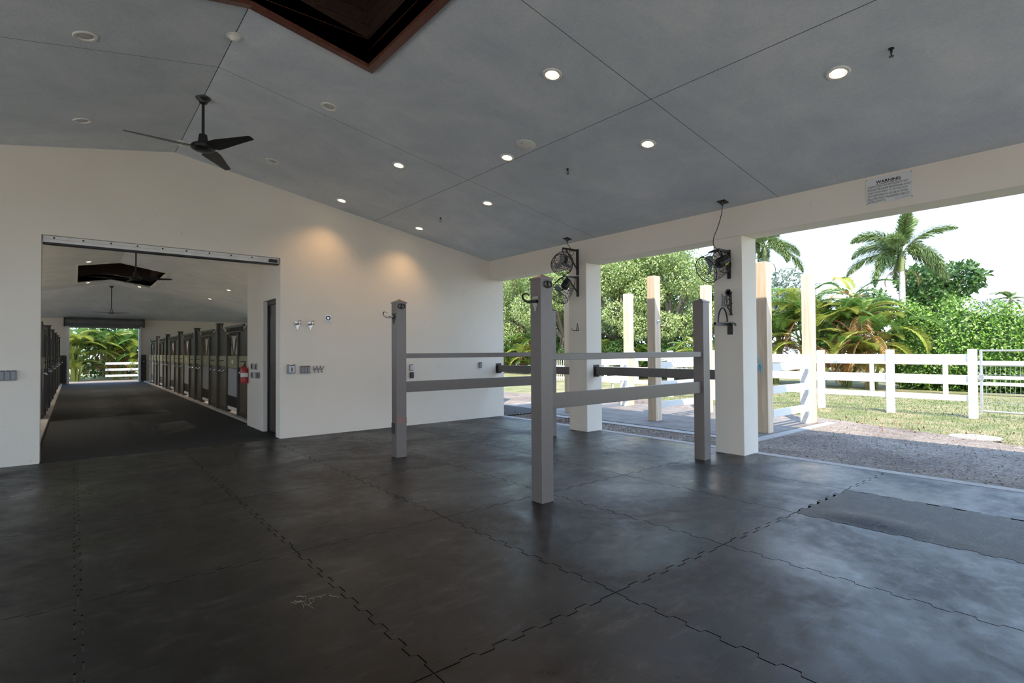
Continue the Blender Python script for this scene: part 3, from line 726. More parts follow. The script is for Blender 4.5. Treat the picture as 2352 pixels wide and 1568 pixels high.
# ------------------------------------------------------------------ bridle bracket with horse, saddle rack, hook
t = thing('horse_bracket', 'black iron bracket with a standing horse and tree on the column', 'bracket', (XI, 3.955, 2.0))
b = MB(); Tz = XZ(-.003)
def P(pts, s=1.0): return [((zx-405)/1264, .334 - (zy-330)/1600) for zx, zy in pts]
b.prism(P([(345, 345), (385, 345), (392, 840), (340, 840)]), 0, .006, Tz)                      # back bar
b.prism(P([(35, 690), (35, 640), (345, 628), (345, 678), (235, 680)]), 0, .006, Tz)            # ground plate
b.prism(P([(345, 340), (380, 330), (405, 318), (432, 335), (440, 365), (425, 360), (405, 345), (385, 360)]), 0, .006, Tz)
b.prism(P([(340, 830), (395, 830), (410, 850), (440, 830), (432, 865), (400, 875), (365, 862), (330, 875), (300, 860), (298, 835), (325, 848)]), 0, .006, Tz)
b.prism(P([(385, 580), (410, 590), (430, 570), (432, 630), (410, 612), (385, 615)]), 0, .006, Tz)
b.build('iron_bar', BLACK, t)
MB().prism(P([(45, 645), (52, 560), (40, 525), (58, 505), (66, 470), (45, 455), (48, 425), (62, 392), (78, 415), (108, 448), (150, 445), (190, 440), (222, 458), (238, 520), (242, 600), (232, 602), (222, 540), (212, 520), (210, 640), (196, 640), (192, 540), (150, 530), (142, 640), (126, 640), (118, 530), (96, 545), (86, 640), (70, 640), (74, 560), (64, 560), (60, 645)]), 0, .006, Tz).build('horse', BLACK, t)
tr = MB(); tr.prism(P([(290, 640), (300, 540), (255, 490), (265, 480), (305, 515), (300, 440), (325, 440), (325, 520), (340, 505), (345, 520), (325, 555), (318, 640)]), 0, .006, Tz)
for cx, cy, rr in ((215, 345, 45), (205, 385, 38), (265, 320, 50), (300, 350, 55), (260, 380, 45), (310, 410, 50), (240, 420, 32), (320, 300, 25)):
    tr.prism(P([(cx+rr*cos(a)*(.85+.25*(q % 2)), cy+rr*sin(a)*(.85+.25*(q % 2))) for q, a in enumerate([2*pi*k/12 for k in range(12)])]), 0, .006 + .0002*(rr % 7), Tz)
tr.build('tree', BLACK, t)
MB().tube([((235-405)/1264, 0, .334-(695-330)/1600), ((290-405)/1264, 0, .334-(725-330)/1600), ((345-405)/1264, 0, .334-(810-330)/1600)], .010, 8).build('brace', BLACK, t, True)
t = thing('mounted_saddle_rack', 'black saddle rack with arched hoop on the column, below the horse bracket', 'saddle rack', (XI, 3.99, 1.72))
MB().box(-.01, 0, -.04, .04, 0, .15).build('plate', BLACK, t, bevel=.003)
MB().box(-.42, -.0, -.018, .018, .125, .165).build('arm', BLACK, t, bevel=.004)
MB().tube([(-.20+.125*cos(a), 0, .16+.215*sin(a)) for a in [pi*q/18 for q in range(19)]], .011, 10).build('hoop', BLACK, t, True)
MB().tube([(-.16, -.02, .165), (-.05, -.03, .17), (-.015, -.05, .165), (-.01, -.085, .15), (-.03, -.10, .125)], .010, 8).build('hook', CHROME, t, True)
t = thing('wire_hook', 'small black wire hook halfway up the far column', 'hook', (XI, 7.02, 1.88))
MB().tube([(-.004, -.03, 0), (-.004, 0, .135), (-.004, .03, 0), (-.004, -.03, 0), (-.06, -.02, -.005), (-.13, .0, .0), (-.16, .01, .035)], .006, 8).build('wire', BLACK, t, True)

# ------------------------------------------------------------------ barn: stall fronts
def stall_front(label, group):
    """local: y along the aisle from the nearer tall post, front face towards -x"""
    t = thing('horse_stall', label, 'stall', (0, 0, 0), 0, group)
    L = 3.34
    def box(n, m, *a, parent=None, bev=.004): return MB().box(*a).build(n, m, parent or t, bevel=bev)
    box('tall_post', STALLD, -.07, .07, -.07, .07, .05, 2.25); box('tall_post_cap', STALLD, -.085, .085, -.085, .085, 2.25, 2.275)
    for y in (1.14, 2.30): box('door_post', STALLD, -.055, .055, y-.05, y+.05, .05, 1.95)
    for y0, y1, hi in ((.07, 1.09, 0), (2.35, L-.07, 1)):
        box('lower_panel', STALLW, -.02, .02, y0, y1, .12, 1.16)
        box('band', BAND, -.035, .035, y0, y1, 1.16, 1.42)
        a, c = (2.2, 1.9) if not hi else (1.9, 2.2)
        ym = y0 + (.35 if not hi else (y1-y0)-.35)
        poly = [(y0, 1.42), (y1, 1.42), (y1, 2.2 if hi else 1.9), (ym, 1.95) if False else ((y0+y1)/2, 2.03), (y0, 1.9 if hi else 2.2)]
        MB().prism(poly, -.018, .018, YZ(0)).build('upper_panel', STALLD, t)
        box('bottom_board', STALLD, -.035, .035, y0, y1, .05, .14)
        pts = [(0, y0, 1.91 if hi else 2.21), (0, (y0+y1)/2, 2.04), (0, y1, 2.21 if hi else 1.91)]
        MB().tube(pts, .025, 6).build('sloped_cap', STALLD, t)
        MB().tube([(-.04, y0+.25, 1.06), (-.085, y0+.25, 1.03), (-.10, y0+.5, 1.02), (-.085, y1-.2, 1.03), (-.04, y1-.2, 1.06)], .013, 8).build('tack_bar', CHROME, t, True)
        b = MB()
        for q in (-.09, .09): b.tube([((-.04) - .05*sin(pi*k/8), (y0+y1)/2+q+.05*cos(pi*k/8), 1.30) for k in range(9)], .009, 6)
        b.build('bridle_holder', DKMETAL, t, True)
    d = MB().box(-.022, .022, 1.19, 2.25, .46, 1.12)
    for q in range(11): d.box(-.028, -.02, 1.22+q*.093, 1.225+q*.093+.07, .47, 1.11)
    dd = d.build('door', BEAD, t)
    box('kick_plate', DKMETAL, -.026, .026, 1.21, 2.23, .2, .44, parent=dd); box('door_rail', WTRIM, -.03, .03, 1.19, 2.25, .12, .2, parent=dd)
    box('door_band', BAND, -.034, .034, 1.19, 2.25, 1.13, 1.42, parent=dd); box('name_plate', WTRIM, -.042, -.034, 1.64, 1.80, 1.24, 1.32, parent=dd)
    MB().tube([(-.05, 1.22, 1.12), (-.08, 1.24, 1.12), (-.08, 1.4, 1.12)], .01).build('latch', CHROME, dd, True)
    MB().tube([(0, 1.22, 1.92), (0, 1.48, 1.86), (0, 1.66, 1.5), (0, 1.74, 1.44), (0, 1.82, 1.5), (0, 1.98, 1.86), (0, 2.22, 1.92)], .018, 8).build('yoke', STALLW, dd, True)
    g = MB().box(-.02, .02, .75, 2.65, 2.10, 2.15).box(-.016, .016, 1.0, 2.45, 1.985, 2.01).box(-.016, .016, 1.1, 2.35, 1.90, 1.92)
    for q in range(14): g.box(-.012, .012, .88+q*.125, .905+q*.125, 1.92 if 1.05 < .88+q*.125 < 2.35 else 2.0, 2.12)
    g.build('grille', STALLD, t)
    return t
ords = ['first', 'second', 'third', 'fourth', 'fifth', 'sixth']
def stalllab(side, n): return f'dark stall front in the barn, {ords[n]} past the tack room wall, same aisle side' if side > 0 else f'dark stall front across the aisle, {ords[n]} one from the doorway'
st0 = stall_front(stalllab(1, 0), 'stall fronts on the tack room side'); st0.location = (2.98, STY[1], 0)
for n in range(1, 6):
    dup(st0, (2.98, STY[1+n], 0), 0, stalllab(1, n))
for n in range(5):
    dup(st0, (-.556, STY[3+n], 0), pi, stalllab(-1, n), 'stall fronts across the aisle')
for x0, x1, q in ((2.86, 3.12, 0), (-.70, -.42, 1)):
    c = struct(MB().box(x0, x1, YG+WT+(2.05 if not q else 0), YF, -.01, .05).build('trim_stall_curb', CONC, bevel=.008), 'worn concrete curb under the stall fronts')
# partitions between stalls, and the end panels beside the roller door
for n, y in enumerate(STY[2:]):
    struct(MB().box(3.06, XE-.01, y-.04, y+.04, 0, 1.42).build('wall_stall_partition', STALLW))
    struct(MB().box(XEW+.01, -.64, y-.04, y+.04, 0, 1.42).build('wall_stall_partition', STALLW))
for x0, x1, lab in ((2.76, 2.97, 'dark end panel beside the roller door, on the tack room side'), (-.56, -.29, 'dark end panel beside the roller door, across the aisle')):
    t = thing('end_panel', lab, 'panel', ((x0+x1)/2, YF-.05, 0)); w_ = (x1-x0)/2
    MB().box(-w_, w_, -.02, .02, .05, 1.42).build('board', STALLD, t); MB().box(-.02, .02, -.06, -.02, 1.06, 1.10).build('latch', CHROME, t)

# roller door
t = thing('roller_door', 'grey roller door coiled above the far end opening of the barn', 'roller door', (1.24, YF, 0)); t2 = 1.41
MB().tube([(-1.58, -.22, 3.06), (1.58, -.22, 3.06)], .19, 28).build('coil', SHUTTER, t, True)
for q in (-1, 1):
    MB().box(q*1.60-.025, q*1.60+.025, -.44, -.0, 2.84, 3.27).build('end_plate', DKMETAL, t)
    MB().box(q*1.455-.045, q*1.455+.045, -.10, 0, 0, 2.86).build('guide_rail', STEEL, t, bevel=.004)
MB().box(-1.43, 1.43, -.24, -.20, 2.78, 2.88).build('bottom_bar', SHUTTER, t, bevel=.004)

# fire extinguisher and switches on the tack room wall
t = thing('fire_extinguisher', 'red fire extinguisher with white label on the tack room wall corner', 'fire extinguisher', (XT-.07, 12.02, .87))
MB().lathe([(.03, 0), (.065, .005), (.07, .03), (.07, .27), (.055, .31), (.03, .335), (.025, .35)], 24).build('body', RED, t, True)
MB().lathe([(.0715, .13), (.0715, .215)], 24).build('label_band', LABELW, t, True)
MB().box(-.02, .02, -.03, .03, .35, .375).tube([(0, 0, .37), (0, -.06, .40)], .008, 6).tube([(0, 0, .38), (0, -.07, .43)], .008, 6).build('valve_handle', DKMETAL, t)
MB().tube([(0, .03, .36), (-.03, .085, .33), (-.03, .09, .2), (-.02, .085, .12)], .010, 8).build('hose', BLACK, t, True)
for y, z, lab in ((11.66, 1.22, 'grey switch plate, upper row, beside the fire extinguisher'), (11.37, 1.22, 'grey switch plate, upper row, toward the tack room door'),
                  (11.66, 1.045, 'grey switch plate, lower row, beside the fire extinguisher'), (11.37, 1.05, 'pale switch plate, middle of the lower row of three'), (11.17, 1.06, 'grey switch plate, lower row, closest to the tack room door')):
    t = thing('switch_plate', lab, 'switch', (XT, y, z), 0, 'switches on the tack room wall')
    MB().box(-.02, 0, -.075, .075, -.06, .06).build('plate', GREYP, t, bevel=.004)
    MB().box(-.028, -.018, -.03, .03, -.035, .035).build('rocker', CLEARP if 'pale' in lab else DKP, t, bevel=.002)
t = wall_fan('black caged fan above the first stall front inside the barn', 3.99, 2.525, 2.945, .30, (7.03, 4.05, 2.69), (-.80, .10, -.42))
t.location = (3.85, 13.9, 2.35)
struct(MB().box(3.85, 3.93, 13.8, 14.0, 0, 2.9).build('trim_fan_post', STALLD))

# ------------------------------------------------------------------ outside: ground
GZ = -.03
struct(MB().box(-120, 160, -80, 200, -.5, -.10).build('ground', plain('bounce_ground', (.44, .38, .31), .9, var=.1, vs=2)), 'unseen ground around the barn, made pale to bounce light inside')  # made-up drive surface, pale and warm to bounce sun onto the ceiling
edge = [(9.0, -4.6), (9.9, -2.3), (11.47, 1.43), (12.16, 3.0), (12.86, 4.76), (13.4, 6.4), (13.9, 9), (13.6, 12), (12.6, 15.2), (12.2, 19), (12, 34), (14, 38), (-9, 38), (-9, 34.3), (XO+.03, 34.3), (XO+.03, -4.6)]
g = MB(); pts = []
for a, b in zip(edge, edge[1:10] ):                       # a ragged grass edge
    L = (V(b)-V(a)).length; n = max(2, int(L/.25))
    for q in range(n):
        u = q/n; pts.append((a[0]+(b[0]-a[0])*u + rng.uniform(-.06, .06), a[1]+(b[1]-a[1])*u))
g.prism(pts + edge[9:], -.06, GZ)
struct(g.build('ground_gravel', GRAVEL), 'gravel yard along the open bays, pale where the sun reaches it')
lw = MB().prism(edge[:12] + [(-9, 38), (-120, 38), (-120, 200), (160, 200), (160, -80), (9.0, -80)], -.12, -.085)
struct(lw.build('ground_lawn', LAWN), 'lawn beyond the gravel yard')
PADM = plain('worn_pad', (.15, .125, .105), .7, var=.3, vs=3, bs=.3, bscale=60)
struct(MB().box(8.62, 12.15, 4.32, 11.9, -.06, -.012).build('trim_pad_edge', CONC), 'concrete edge of the outdoor wash pads')
pd = MB()
for q in range(3):
    for k in range(5): pd.box(8.86+q*1.07, 8.86+q*1.07+1.06, 4.5+k*1.45, 4.5+k*1.45+1.44, -.03, -.002)
struct(pd.build('floor_wash_pad', PADM), 'grey rubber-topped wash pads outside the bays')

def outdoor_divider(xa, ya, label, xb=11.67, yb=None, s=.2):
    t = thing('wash_stall_divider', label, 'wash stall divider', (xa, ya, -.012), 0, 'timber wash stall dividers'); yb = ya if yb is None else yb
    X = xb-xa; Y = yb-ya
    for x, y, h_ in ((0, 0, 3.10), (X, Y, 3.07)):
        MB().box(x, x+s, y, y+s, 0, h_).build('tall_post', TIMBER, t, bevel=.008)
    MB().box(X-.17, X-.005, Y+.02, Y+.18, 0, 1.36).build('short_post', FENCEW, t, bevel=.006)
    MB().box(s+.005, s+.06, .03, .15, 0, 1.36).build('cleat', FENCEW, t)
    for z0, z1 in ((1.12, 1.255), (.70, .842), (.27, .408)):
        MB().box(s+.06, X-.14, Y*.5+.0, Y*.5+.04, z0, z1).build('board', FENCEW, t, bevel=.004)
    return t
outdoor_divider(9.63, 4.538, 'timber wash stall divider with a blue rope on its tall post, beside the gravel', 11.67, 4.583)
t = outdoor_divider(9.55, 6.872, 'timber wash stall divider seen between the two columns, with a ring on its tall post', 11.75, 6.95)
MB().box(.07, .15, -.008, 0, 2.06, 2.16).build('ring_plate', CHROME, t, bevel=.003)
MB().tube([(.11+.03*cos(a), -.014, 2.105+.03*sin(a)) for a in [2*pi*q/14 for q in range(14)]], .007, 6, True).build('ring', STEEL, t, True)
outdoor_divider(9.36, 9.20, 'timber wash stall divider behind the column with two fans', 11.75, 9.3)
t = thing('hanging_rope', 'blue rope knotted to a metal ring on the timber post', 'rope', (9.615, 4.66, 1.17))
MB().tube([(-.008, .11, .40), (-.012, .07, .26), (-.015, .03, .13), (-.015, -.01, .03), (-.02, -.03, -.05), (-.018, -.035, -.11)], .009, 8).tube([(-.015, .0, .06), (-.03, .03, .02), (-.03, .02, -.03), (-.02, -.02, -.02), (-.03, -.03, .04), (-.015, .0, .07)], .008, 8).build('rope_strand', ROPEB, t, True)
MB().tube([(-.012, .03+.028*cos(a), .005+.045*sin(a)) for a in [2*pi*q/14 for q in range(14)]], .006, 6, True).build('ring', STEEL, t, True)

# ------------------------------------------------------------------ fences and gate
def fence(x, ys, top, boards, bs, label, w_=.15, ext=0, sec='white board fences'):
    t = thing('board_fence', label, 'fence', (x, ys[0], -.085), 0, sec)
    for y in ys:
        p_ = MB().box(-w_/2, w_/2, y-ys[0]-w_/2, y-ys[0]+w_/2, 0, top).build('post', FENCEW, t, bevel=.006)
    for a, b in zip(ys, ys[1:]):
        for z0, z1 in boards:
            MB().box(-bs, bs, a-ys[0]+w_/2-.02, b-ys[0]-w_/2+.02, z0, z1).build('board', FENCEW, t, bevel=.004)
    return t
fence(15.7, [2.78, 4.355, 5.95, 7.5, 9.1, 10.7, 12.3, 13.9], 1.565, ((1.275, 1.45), (.815, .955), (.385, .515)), .02, 'white three-board fence that ends at the metal gate')
fence(23.5, [-3.9, -1.7, .5, 2.67, 4.89, 7.11, 9.33, 11.5, 13.7, 15.9, 18.1, 20.3, 22.5, 24.7], 1.16, ((1.02, 1.165), (.56, .67), (.345, .455)), .02, 'white board fence along the hedge and palms, further from the barn', .13)
t = thing('wire_gate', 'grey tube gate with wire mesh at the end of the white fence', 'gate', (15.75, 2.64, -.02))
W_ = 3.6
MB().tube([(0, 0, .07), (0, 0, 1.475)], .028, 10).tube([(0, -W_, .07), (0, -W_, 1.475)], .028, 10).build('upright', STEEL, t, True)
for z in (1.465, 1.14, .11): MB().tube([(0, 0, z), (0, -W_, z)], .024, 10).build('tube_rail', STEEL, t, True)
m_ = MB()
for q in range(1, 45): m_.tube([(0, -q*.08, .11), (0, -q*.08, 1.14)], .0035, 5)
for q in range(1, 5): m_.tube([(0, 0, .11+q*.206), (0, -W_, .11+q*.206)], .0035, 5)
m_.build('wire_mesh', STEEL, t)
MB().tube([(0, .06, .86), (0, -.05, .86)], .016, 8).box(-.03, .03, -.045, .045, .80, .93).build('latch', STEEL, t, bevel=.004)
MB().tube([(.0, .07, 1.0), (.03, .03, .93), (0, -.03, .88), (-.03, .02, .83), (0, .07, .78)], .010, 6).build('chain', STEEL, t, True)
t = thing('drain_grate', 'round slotted drain grate set in the sunlit gravel', 'drain', (12.0, 2.11, GZ))
d = MB().lathe([(.36, -.01), (.36, .008), (.33, .010), (.32, .0)], 36)
for q in range(15):
    y = -.29+q*.0415; hw = math.sqrt(max(.001, .325**2-y*y)); d.box(-hw, hw, y-.010, y+.010, -.004, .009)
d.build('grate', plain('weathered_iron', (.34, .30, .26), .7, var=.2), t)
t = thing('bench', 'small white bench on the grass beyond the wash pads', 'bench', (14.9, 12.2, -.085), R(-40))
MB().box(-.36, .36, -.14, .14, .44, .48).build('bench_seat', FENCEW, t, bevel=.005)
for q in (-.28, .28): MB().box(q-.03, q+.03, -.11, .11, 0, .44).build('leg', TIMBER, t, bevel=.004)
t = thing('picket_gate', 'small white metal picket gate far beyond the wash pads', 'gate', (19.5, 19.5, -.085), R(-52))
MB().box(-1.1, 1.1, -.02, .02, 1.15, 1.2).box(-1.1, 1.1, -.02, .02, .2, .25).build('rail', FENCEW, t)
b = MB()
for q in range(21): b.box(-1.1+q*.11-.012, -1.1+q*.11+.012, -.012, .012, .05, 1.3)
b.build('pickets', FENCEW, t)

# ------------------------------------------------------------------ plants
def leaf(mb, p, d, n, L, W):
    """a folded leaf from p along d, blade normal about n"""
    s = d.cross(n)
    if s.length < 1e-4: s = V((1, 0, 0)).cross(d)
    s.normalize(); up = s.cross(d).normalized()
    mb.v += [tuple(p), tuple(p + d*L*.45 + s*W*.5 + up*W*.12), tuple(p + d*L), tuple(p + d*L*.45 - s*W*.5 + up*W*.12)]
    k = len(mb.v); mb.f.append((k-4, k-3, k-2, k-1))
def rdir(r_):
    while 1:
        v = V((r_.uniform(-1, 1), r_.uniform(-1, 1), r_.uniform(-1, 1)))
        if .05 < v.length < 1: return v.normalized()
def crown(mb, blobs, n, L, r_, up=.35, inner=.35):
    tot = sum(b[1].x*b[1].y + b[1].x*b[1].z + b[1].y*b[1].z for b in blobs)
    for c, rad in blobs:
        m = int(n*(rad.x*rad.y + rad.x*rad.z + rad.y*rad.z)/tot)
        for _ in range(m):
            u = rdir(r_); k = 1 - inner*r_.random()**1.6 + .10*r_.random()
            p = c + V((u.x*rad.x, u.y*rad.y, u.z*rad.z))*k
            d = (rdir(r_)*.9 + u*.5 + V((0, 0, -.25))).normalized()
            nn = (u*.8 + V((0, 0, up)) + rdir(r_)*.6).normalized()
            q = L*r_.uniform(.7, 1.25); leaf(mb, p, d, nn, q, q*.55)
def broadleaf(loc, h0, blobs, n, L, label, mat, seed, trunk=.22, roots=False, cat='tree', nm='broadleaf_tree', group=None):
    r_ = random.Random(seed); t = thing(nm, label, cat, loc, 0, group)
    bl = [(V(c), V(rd)) for c, rd in blobs]; f = MB(); crown(f, bl, n, L, r_); f.build('foliage', mat, t, fix=False)
    b = MB().tube([(0, 0, -.05), (.05, .04, h0*.35), (-.04, .06, h0*.7), (0, 0, h0)], [trunk*1.35, trunk, trunk*.85, trunk*.75], 12)
    for c, rd in bl:
        m = (c*.45 + V((0, 0, h0))*.55); b.tube([(0, 0, h0*.85), m, c], [trunk*.5, trunk*.3, trunk*.08], 8)
    if roots:
        for q in range(9):
            a = 2*pi*q/9+.3; rr = trunk*(1.1+.6*r_.random())
            b.tube([(rr*1.5*cos(a), rr*1.5*sin(a), -.02), (rr*cos(a), rr*sin(a), h0*.4), (rr*.7*cos(a+.3), rr*.7*sin(a+.3), h0*.95)], [.09, .06, .04], 7)
    b.build('trunk', BARK, t, True); return t
def blobset(seed, n, R_, zc, hz, size):
    r_ = random.Random(seed); out = []
    for q in range(n):
        a = r_.uniform(0, 2*pi); k = R_*math.sqrt(r_.random()); s = size*r_.uniform(.75, 1.25)
        out.append(((k*cos(a), k*sin(a), zc + hz*r_.uniform(-1, 1)), (s, s, s*.8)))
    return out
k = 0
for x, y, zc, label, roots in (
    (26.6, 18.1, 5.2, 'sunlit fig tree seen just beside the column with the horse bracket', 0),
    (26.0, 21.5, 5.4, 'sunlit fig tree seen just beside the far column, behind the timber posts', 0),
    (26.0, 26.0, 5.4, 'sunlit fig tree with hanging root trunk behind the far column', 1),
    (26.0, 30.4, 5.2, 'sunlit fig tree seen beyond the corner of the gable wall', 0),
    (29.0, 35.5, 5.4, 'sunlit fig tree furthest past the gable wall corner', 0)):
    k += 1
    bs_ = blobset(100+k, 13, 2.3, zc+.6, 2.0, 1.25) + blobset(200+k, 8, 2.6, 3.3, .6, .85)
    broadleaf((x, y, -.09), 2.6, bs_, 36000, .135, label, LEAFB, 50+k, .30, roots, group='sunlit fig trees')
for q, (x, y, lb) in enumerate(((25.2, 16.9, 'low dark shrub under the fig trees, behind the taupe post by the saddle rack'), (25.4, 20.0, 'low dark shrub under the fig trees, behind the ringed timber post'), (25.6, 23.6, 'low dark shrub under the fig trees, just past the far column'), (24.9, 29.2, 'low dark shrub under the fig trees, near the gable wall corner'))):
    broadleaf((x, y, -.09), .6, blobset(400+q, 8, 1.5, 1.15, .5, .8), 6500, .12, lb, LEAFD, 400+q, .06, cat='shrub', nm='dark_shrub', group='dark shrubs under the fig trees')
for q, (y, lb) in enumerate(((20.5, 'dark green tree behind the fig trees, between the two columns'), (27.5, 'dark green tree behind the fig trees, past the far column'), (34.5, 'dark green tree behind the fig trees, by the gable wall corner'))):
    broadleaf((33.5, y, -.09), 3, blobset(300+q, 16, 3.6, 5.0, 3.4, 1.7), 7000, .34, lb, LEAFD, 300+q, .3, group='dark background trees')
broadleaf((33, 7.0, -.09), 2.6, blobset(77, 9, 1.5, 4.2, 1.2, 1.0), 4500, .26, 'dark green tree behind the white palm trunk', LEAFD, 77)
broadleaf((33, 10.8, -.09), 2.6, blobset(78, 9, 1.6, 3.0, 1.2, 1.0), 4500, .26, 'dark green tree behind the feathery palm clumps', LEAFD, 78)
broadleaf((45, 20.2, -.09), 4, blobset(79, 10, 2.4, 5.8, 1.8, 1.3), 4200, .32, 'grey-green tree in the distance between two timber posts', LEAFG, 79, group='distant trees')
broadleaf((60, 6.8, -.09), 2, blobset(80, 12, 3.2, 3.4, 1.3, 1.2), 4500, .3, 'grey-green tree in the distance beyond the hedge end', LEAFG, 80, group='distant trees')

def hedge(x, y0, y1, label):
    r_ = random.Random(5); t = thing('leafy_hedge', label, 'hedge', (x, y0, -.09)); f = MB(); L = y1-y0
    core = MB(); n = 22
    for q in range(n):
        y = L*(q+.5)/n; h_ = 2.45 + .30*sin(q*1.9) + .35*r_.random() + (.45 if q > n-8 else 0)
        crown(f, [(V((0, y, h_*.5)), V((.85, L/n*1.25, h_*.56)))], 2400, .115, r_, .4, .3)
        core.lathe([(.05, .05), (.55, .3), (.6, h_*.5), (.5, h_*.8), (.1, h_*.92)], 10, M.Translation((0, y, 0)))
    for q in range(14):      # shoots standing out of the top
        y = r_.uniform(0, L); z = 2.7 + .3*r_.random()
        for m in range(26): leaf(f, V((r_.uniform(-.1, .1)-m*.004, y+m*.014*(1 if q % 2 else -1), z+m*.028)), rdir(r_), V((0, 0, 1)), .11, .06)
    f.build('foliage', LEAFH, t, fix=False); core.build('inner_branches', LEAFD, t, True); return t
hedge(25.6, -3.0, 6.7, 'bright green broad-leaved hedge behind the white fences and the gate')

def frond_mesh(name, mat, L, droop, n, ll, lw, ring=False, seed=1, vee=.5, tipdroop=.35):
    """arching palm frond along +x from the origin"""
    r_ = random.Random(seed); mb = MB(); P_ = []; z = 0; x = 0; m = 14
    for i in range(m+1):
        u = i/m; a = -droop*u**1.3; P_.append(V((x, 0, z))); x += L/m*cos(a); z += L/m*sin(a)
    mb.tube(P_, [.022*(1-.85*i/m)*max(.5, L/2) for i in range(m+1)], 5)
    def at(u):
        f = u*m; i = min(m-1, int(f)); return P_[i].lerp(P_[i+1], f-i), (P_[i+1]-P_[i]).normalized()
    for i in range(n):
        u = .14 + .86*(i+.5)/n; p_, tan = at(u); nrm = V((0, 1, 0)).cross(tan) * -1
        l_ = ll*(sin(pi*min(1, .18+.80*u)))**.8*r_.uniform(.85, 1.1)
        for s_ in ((-1, 1) if not ring else (0, 1, 2, 3, 4)):
            if ring:
                a = 2*pi*(s_+r_.random())/5; side = (V((0, 1, 0))*cos(a) + nrm*sin(a)); d = (side + tan*(.75+.3*r_.random())).normalized()
            else:
                d = (V((0, s_, 0)) + tan*(.55+.5*u) + nrm*vee*(1-u*.5)).normalized()
            w2 = d.cross(V((0, 0, 1)) if abs(d.z) < .95 else V((1, 0, 0))).normalized()*lw*.5
            q1 = p_ + d*l_*.5; d2 = (d + V((0, 0, -tipdroop-.2*r_.random()))).normalized(); q2 = q1 + d2*l_*.5
            b = len(mb.v); mb.v += [tuple(p_-w2*.5), tuple(p_+w2*.5), tuple(q1+w2), tuple(q1-w2), tuple(q2)]
            mb.f += [(b, b+1, b+2, b+3), (b+3, b+2, b+4)]
    me = bpy.data.meshes.new(name); me.from_pydata(mb.v, [], mb.f); me.materials.append(mat); return me
FM = {}
for key, mat in (('g', FROND), ('y', FRONDY), ('o', FRONDO)):
    for v_ in range(2):
        FM[key+str(v_)] = frond_mesh('frond', mat, 2.15, 1.55+.5*v_ + (.4 if key == 'o' else 0), 48, .56, .034, seed=v_+3, vee=.45)
FMX = [frond_mesh('frond', FRONDF, 2.6, 1.35+.45*v_, 150, .66, .026, True, seed=v_+9, tipdroop=.5) for v_ in range(2)]
FMF = frond_mesh('frond', FRONDF, 1.5, 1.3, 24, .5, .08, seed=21)
def add_frond(t, me, p_, az, el, sc):
    o = bpy.data.objects.new('frond', me); COL.objects.link(o); o.parent = t
    o.matrix_local = M.Translation(p_) @ M.Rotation(az, 4, 'Z') @ M.Rotation(-el, 4, 'Y') @ M.Scale(sc, 4)
def areca(loc, label, h_, seed, ns=6, per=5, dry=.15, yel=.4, sc=1.0):
    r_ = random.Random(seed); t = thing('feather_palm_clump', label, 'palm', loc, 0, 'feathery palm clumps')
    for q in range(ns):
        a = 2*pi*q/ns + r_.uniform(-.4, .4); H = h_*r_.uniform(.35, 1.0); lean = (.30+.25*r_.random())*H*.5
        top = V((lean*cos(a), lean*sin(a), H))
        MB().tube([(.15*cos(a), .15*sin(a), -.05), top*.5 + V((0, 0, .08*H)), top], [.055, .045, .035], 8).build('stem', FRONDY, t, True)
        for m in range(per):
            u = r_.random(); key = 'o' if u < dry else 'y' if u < dry+yel else 'g'
            el = r_.uniform(-.15, .35) if key == 'o' else r_.uniform(.35, 1.25)
            add_frond(t, FM[key+str(r_.randrange(2))], top, a + 2*pi*m/per + r_.uniform(-.5, .5), el, sc*r_.uniform(.75, 1.05))
        if q % 2 == 0:
            for m in range(2): add_frond(t, FM[('y', 'g', 'o')[r_.randrange(3)]+'0'], V((.2*cos(a), .2*sin(a), .3+.5*r_.random())), a + r_.uniform(-1, 1), r_.uniform(.5, 1.1), sc*.8)
    return t
areca((24.9, 7.55, -.09), 'feathery palm clump with dry orange fronds, directly before the white palm trunk', 3.2, 11, 8, 8, .25)
areca((25.6, 8.7, -.09), 'tall feathery palm clump next to the white palm trunk, behind the fence', 5.0, 12, 8, 8, .1)
areca((24.9, 9.9, -.09), 'feathery palm clump behind the pale timber post at the gravel edge', 3.7, 13, 8, 8, .2)
areca((25.2, 11.6, -.09), 'feathery palm clump seen between the two timber posts with boards', 3.4, 14, 8, 8, .2)
areca((25.0, 15.2, -.09), 'low feathery palm clump under the fig trees, beside the column with the horse bracket', 1.6, 15, 7, 7, .1)
areca((25.2, 18.6, -.09), 'low feathery palm clump behind the ringed timber post, under the fig trees', 1.5, 16, 7, 7, .05, .15)
areca((25.0, 21.8, -.09), 'low feathery palm clump just past the far column, under the fig trees', 1.5, 17, 7, 7, .05, .15)
areca((24.4, 27.6, -.09), 'feathery palm clump near the gable wall corner, under the fig trees', 2.2, 18, 7, 8, .1, .4)
areca((24.6, 30.6, -.09), 'feathery palm clump touching the edge of the gable wall', 2.1, 19, 7, 8, .1, .4)
areca((.1, 39.2, -.09), 'sunlit palm clump filling one side of the roller door opening, next to the long wall', 2.3, 20, 8, 8, .05, .55)
areca((2.0, 40.6, -.09), 'palm clump in the middle of the roller door opening', 2.6, 21, 8, 8, .1, .35)
areca((3.4, 39.6, -.09), 'palm clump at the tack room side of the roller door opening', 2.2, 22, 8, 7, .1, .3)
areca((-1.6, 41.5, -.09), 'palm clump furthest behind the roller door opening', 3.0, 23, 8, 8, .05, .3)
broadleaf((1.6, 46, -.09), 2.0, blobset(90, 14, 3.6, 3.0, 2.6, 1.5), 6000, .3, 'dark green tree behind the palms beyond the roller door', LEAFD, 90)
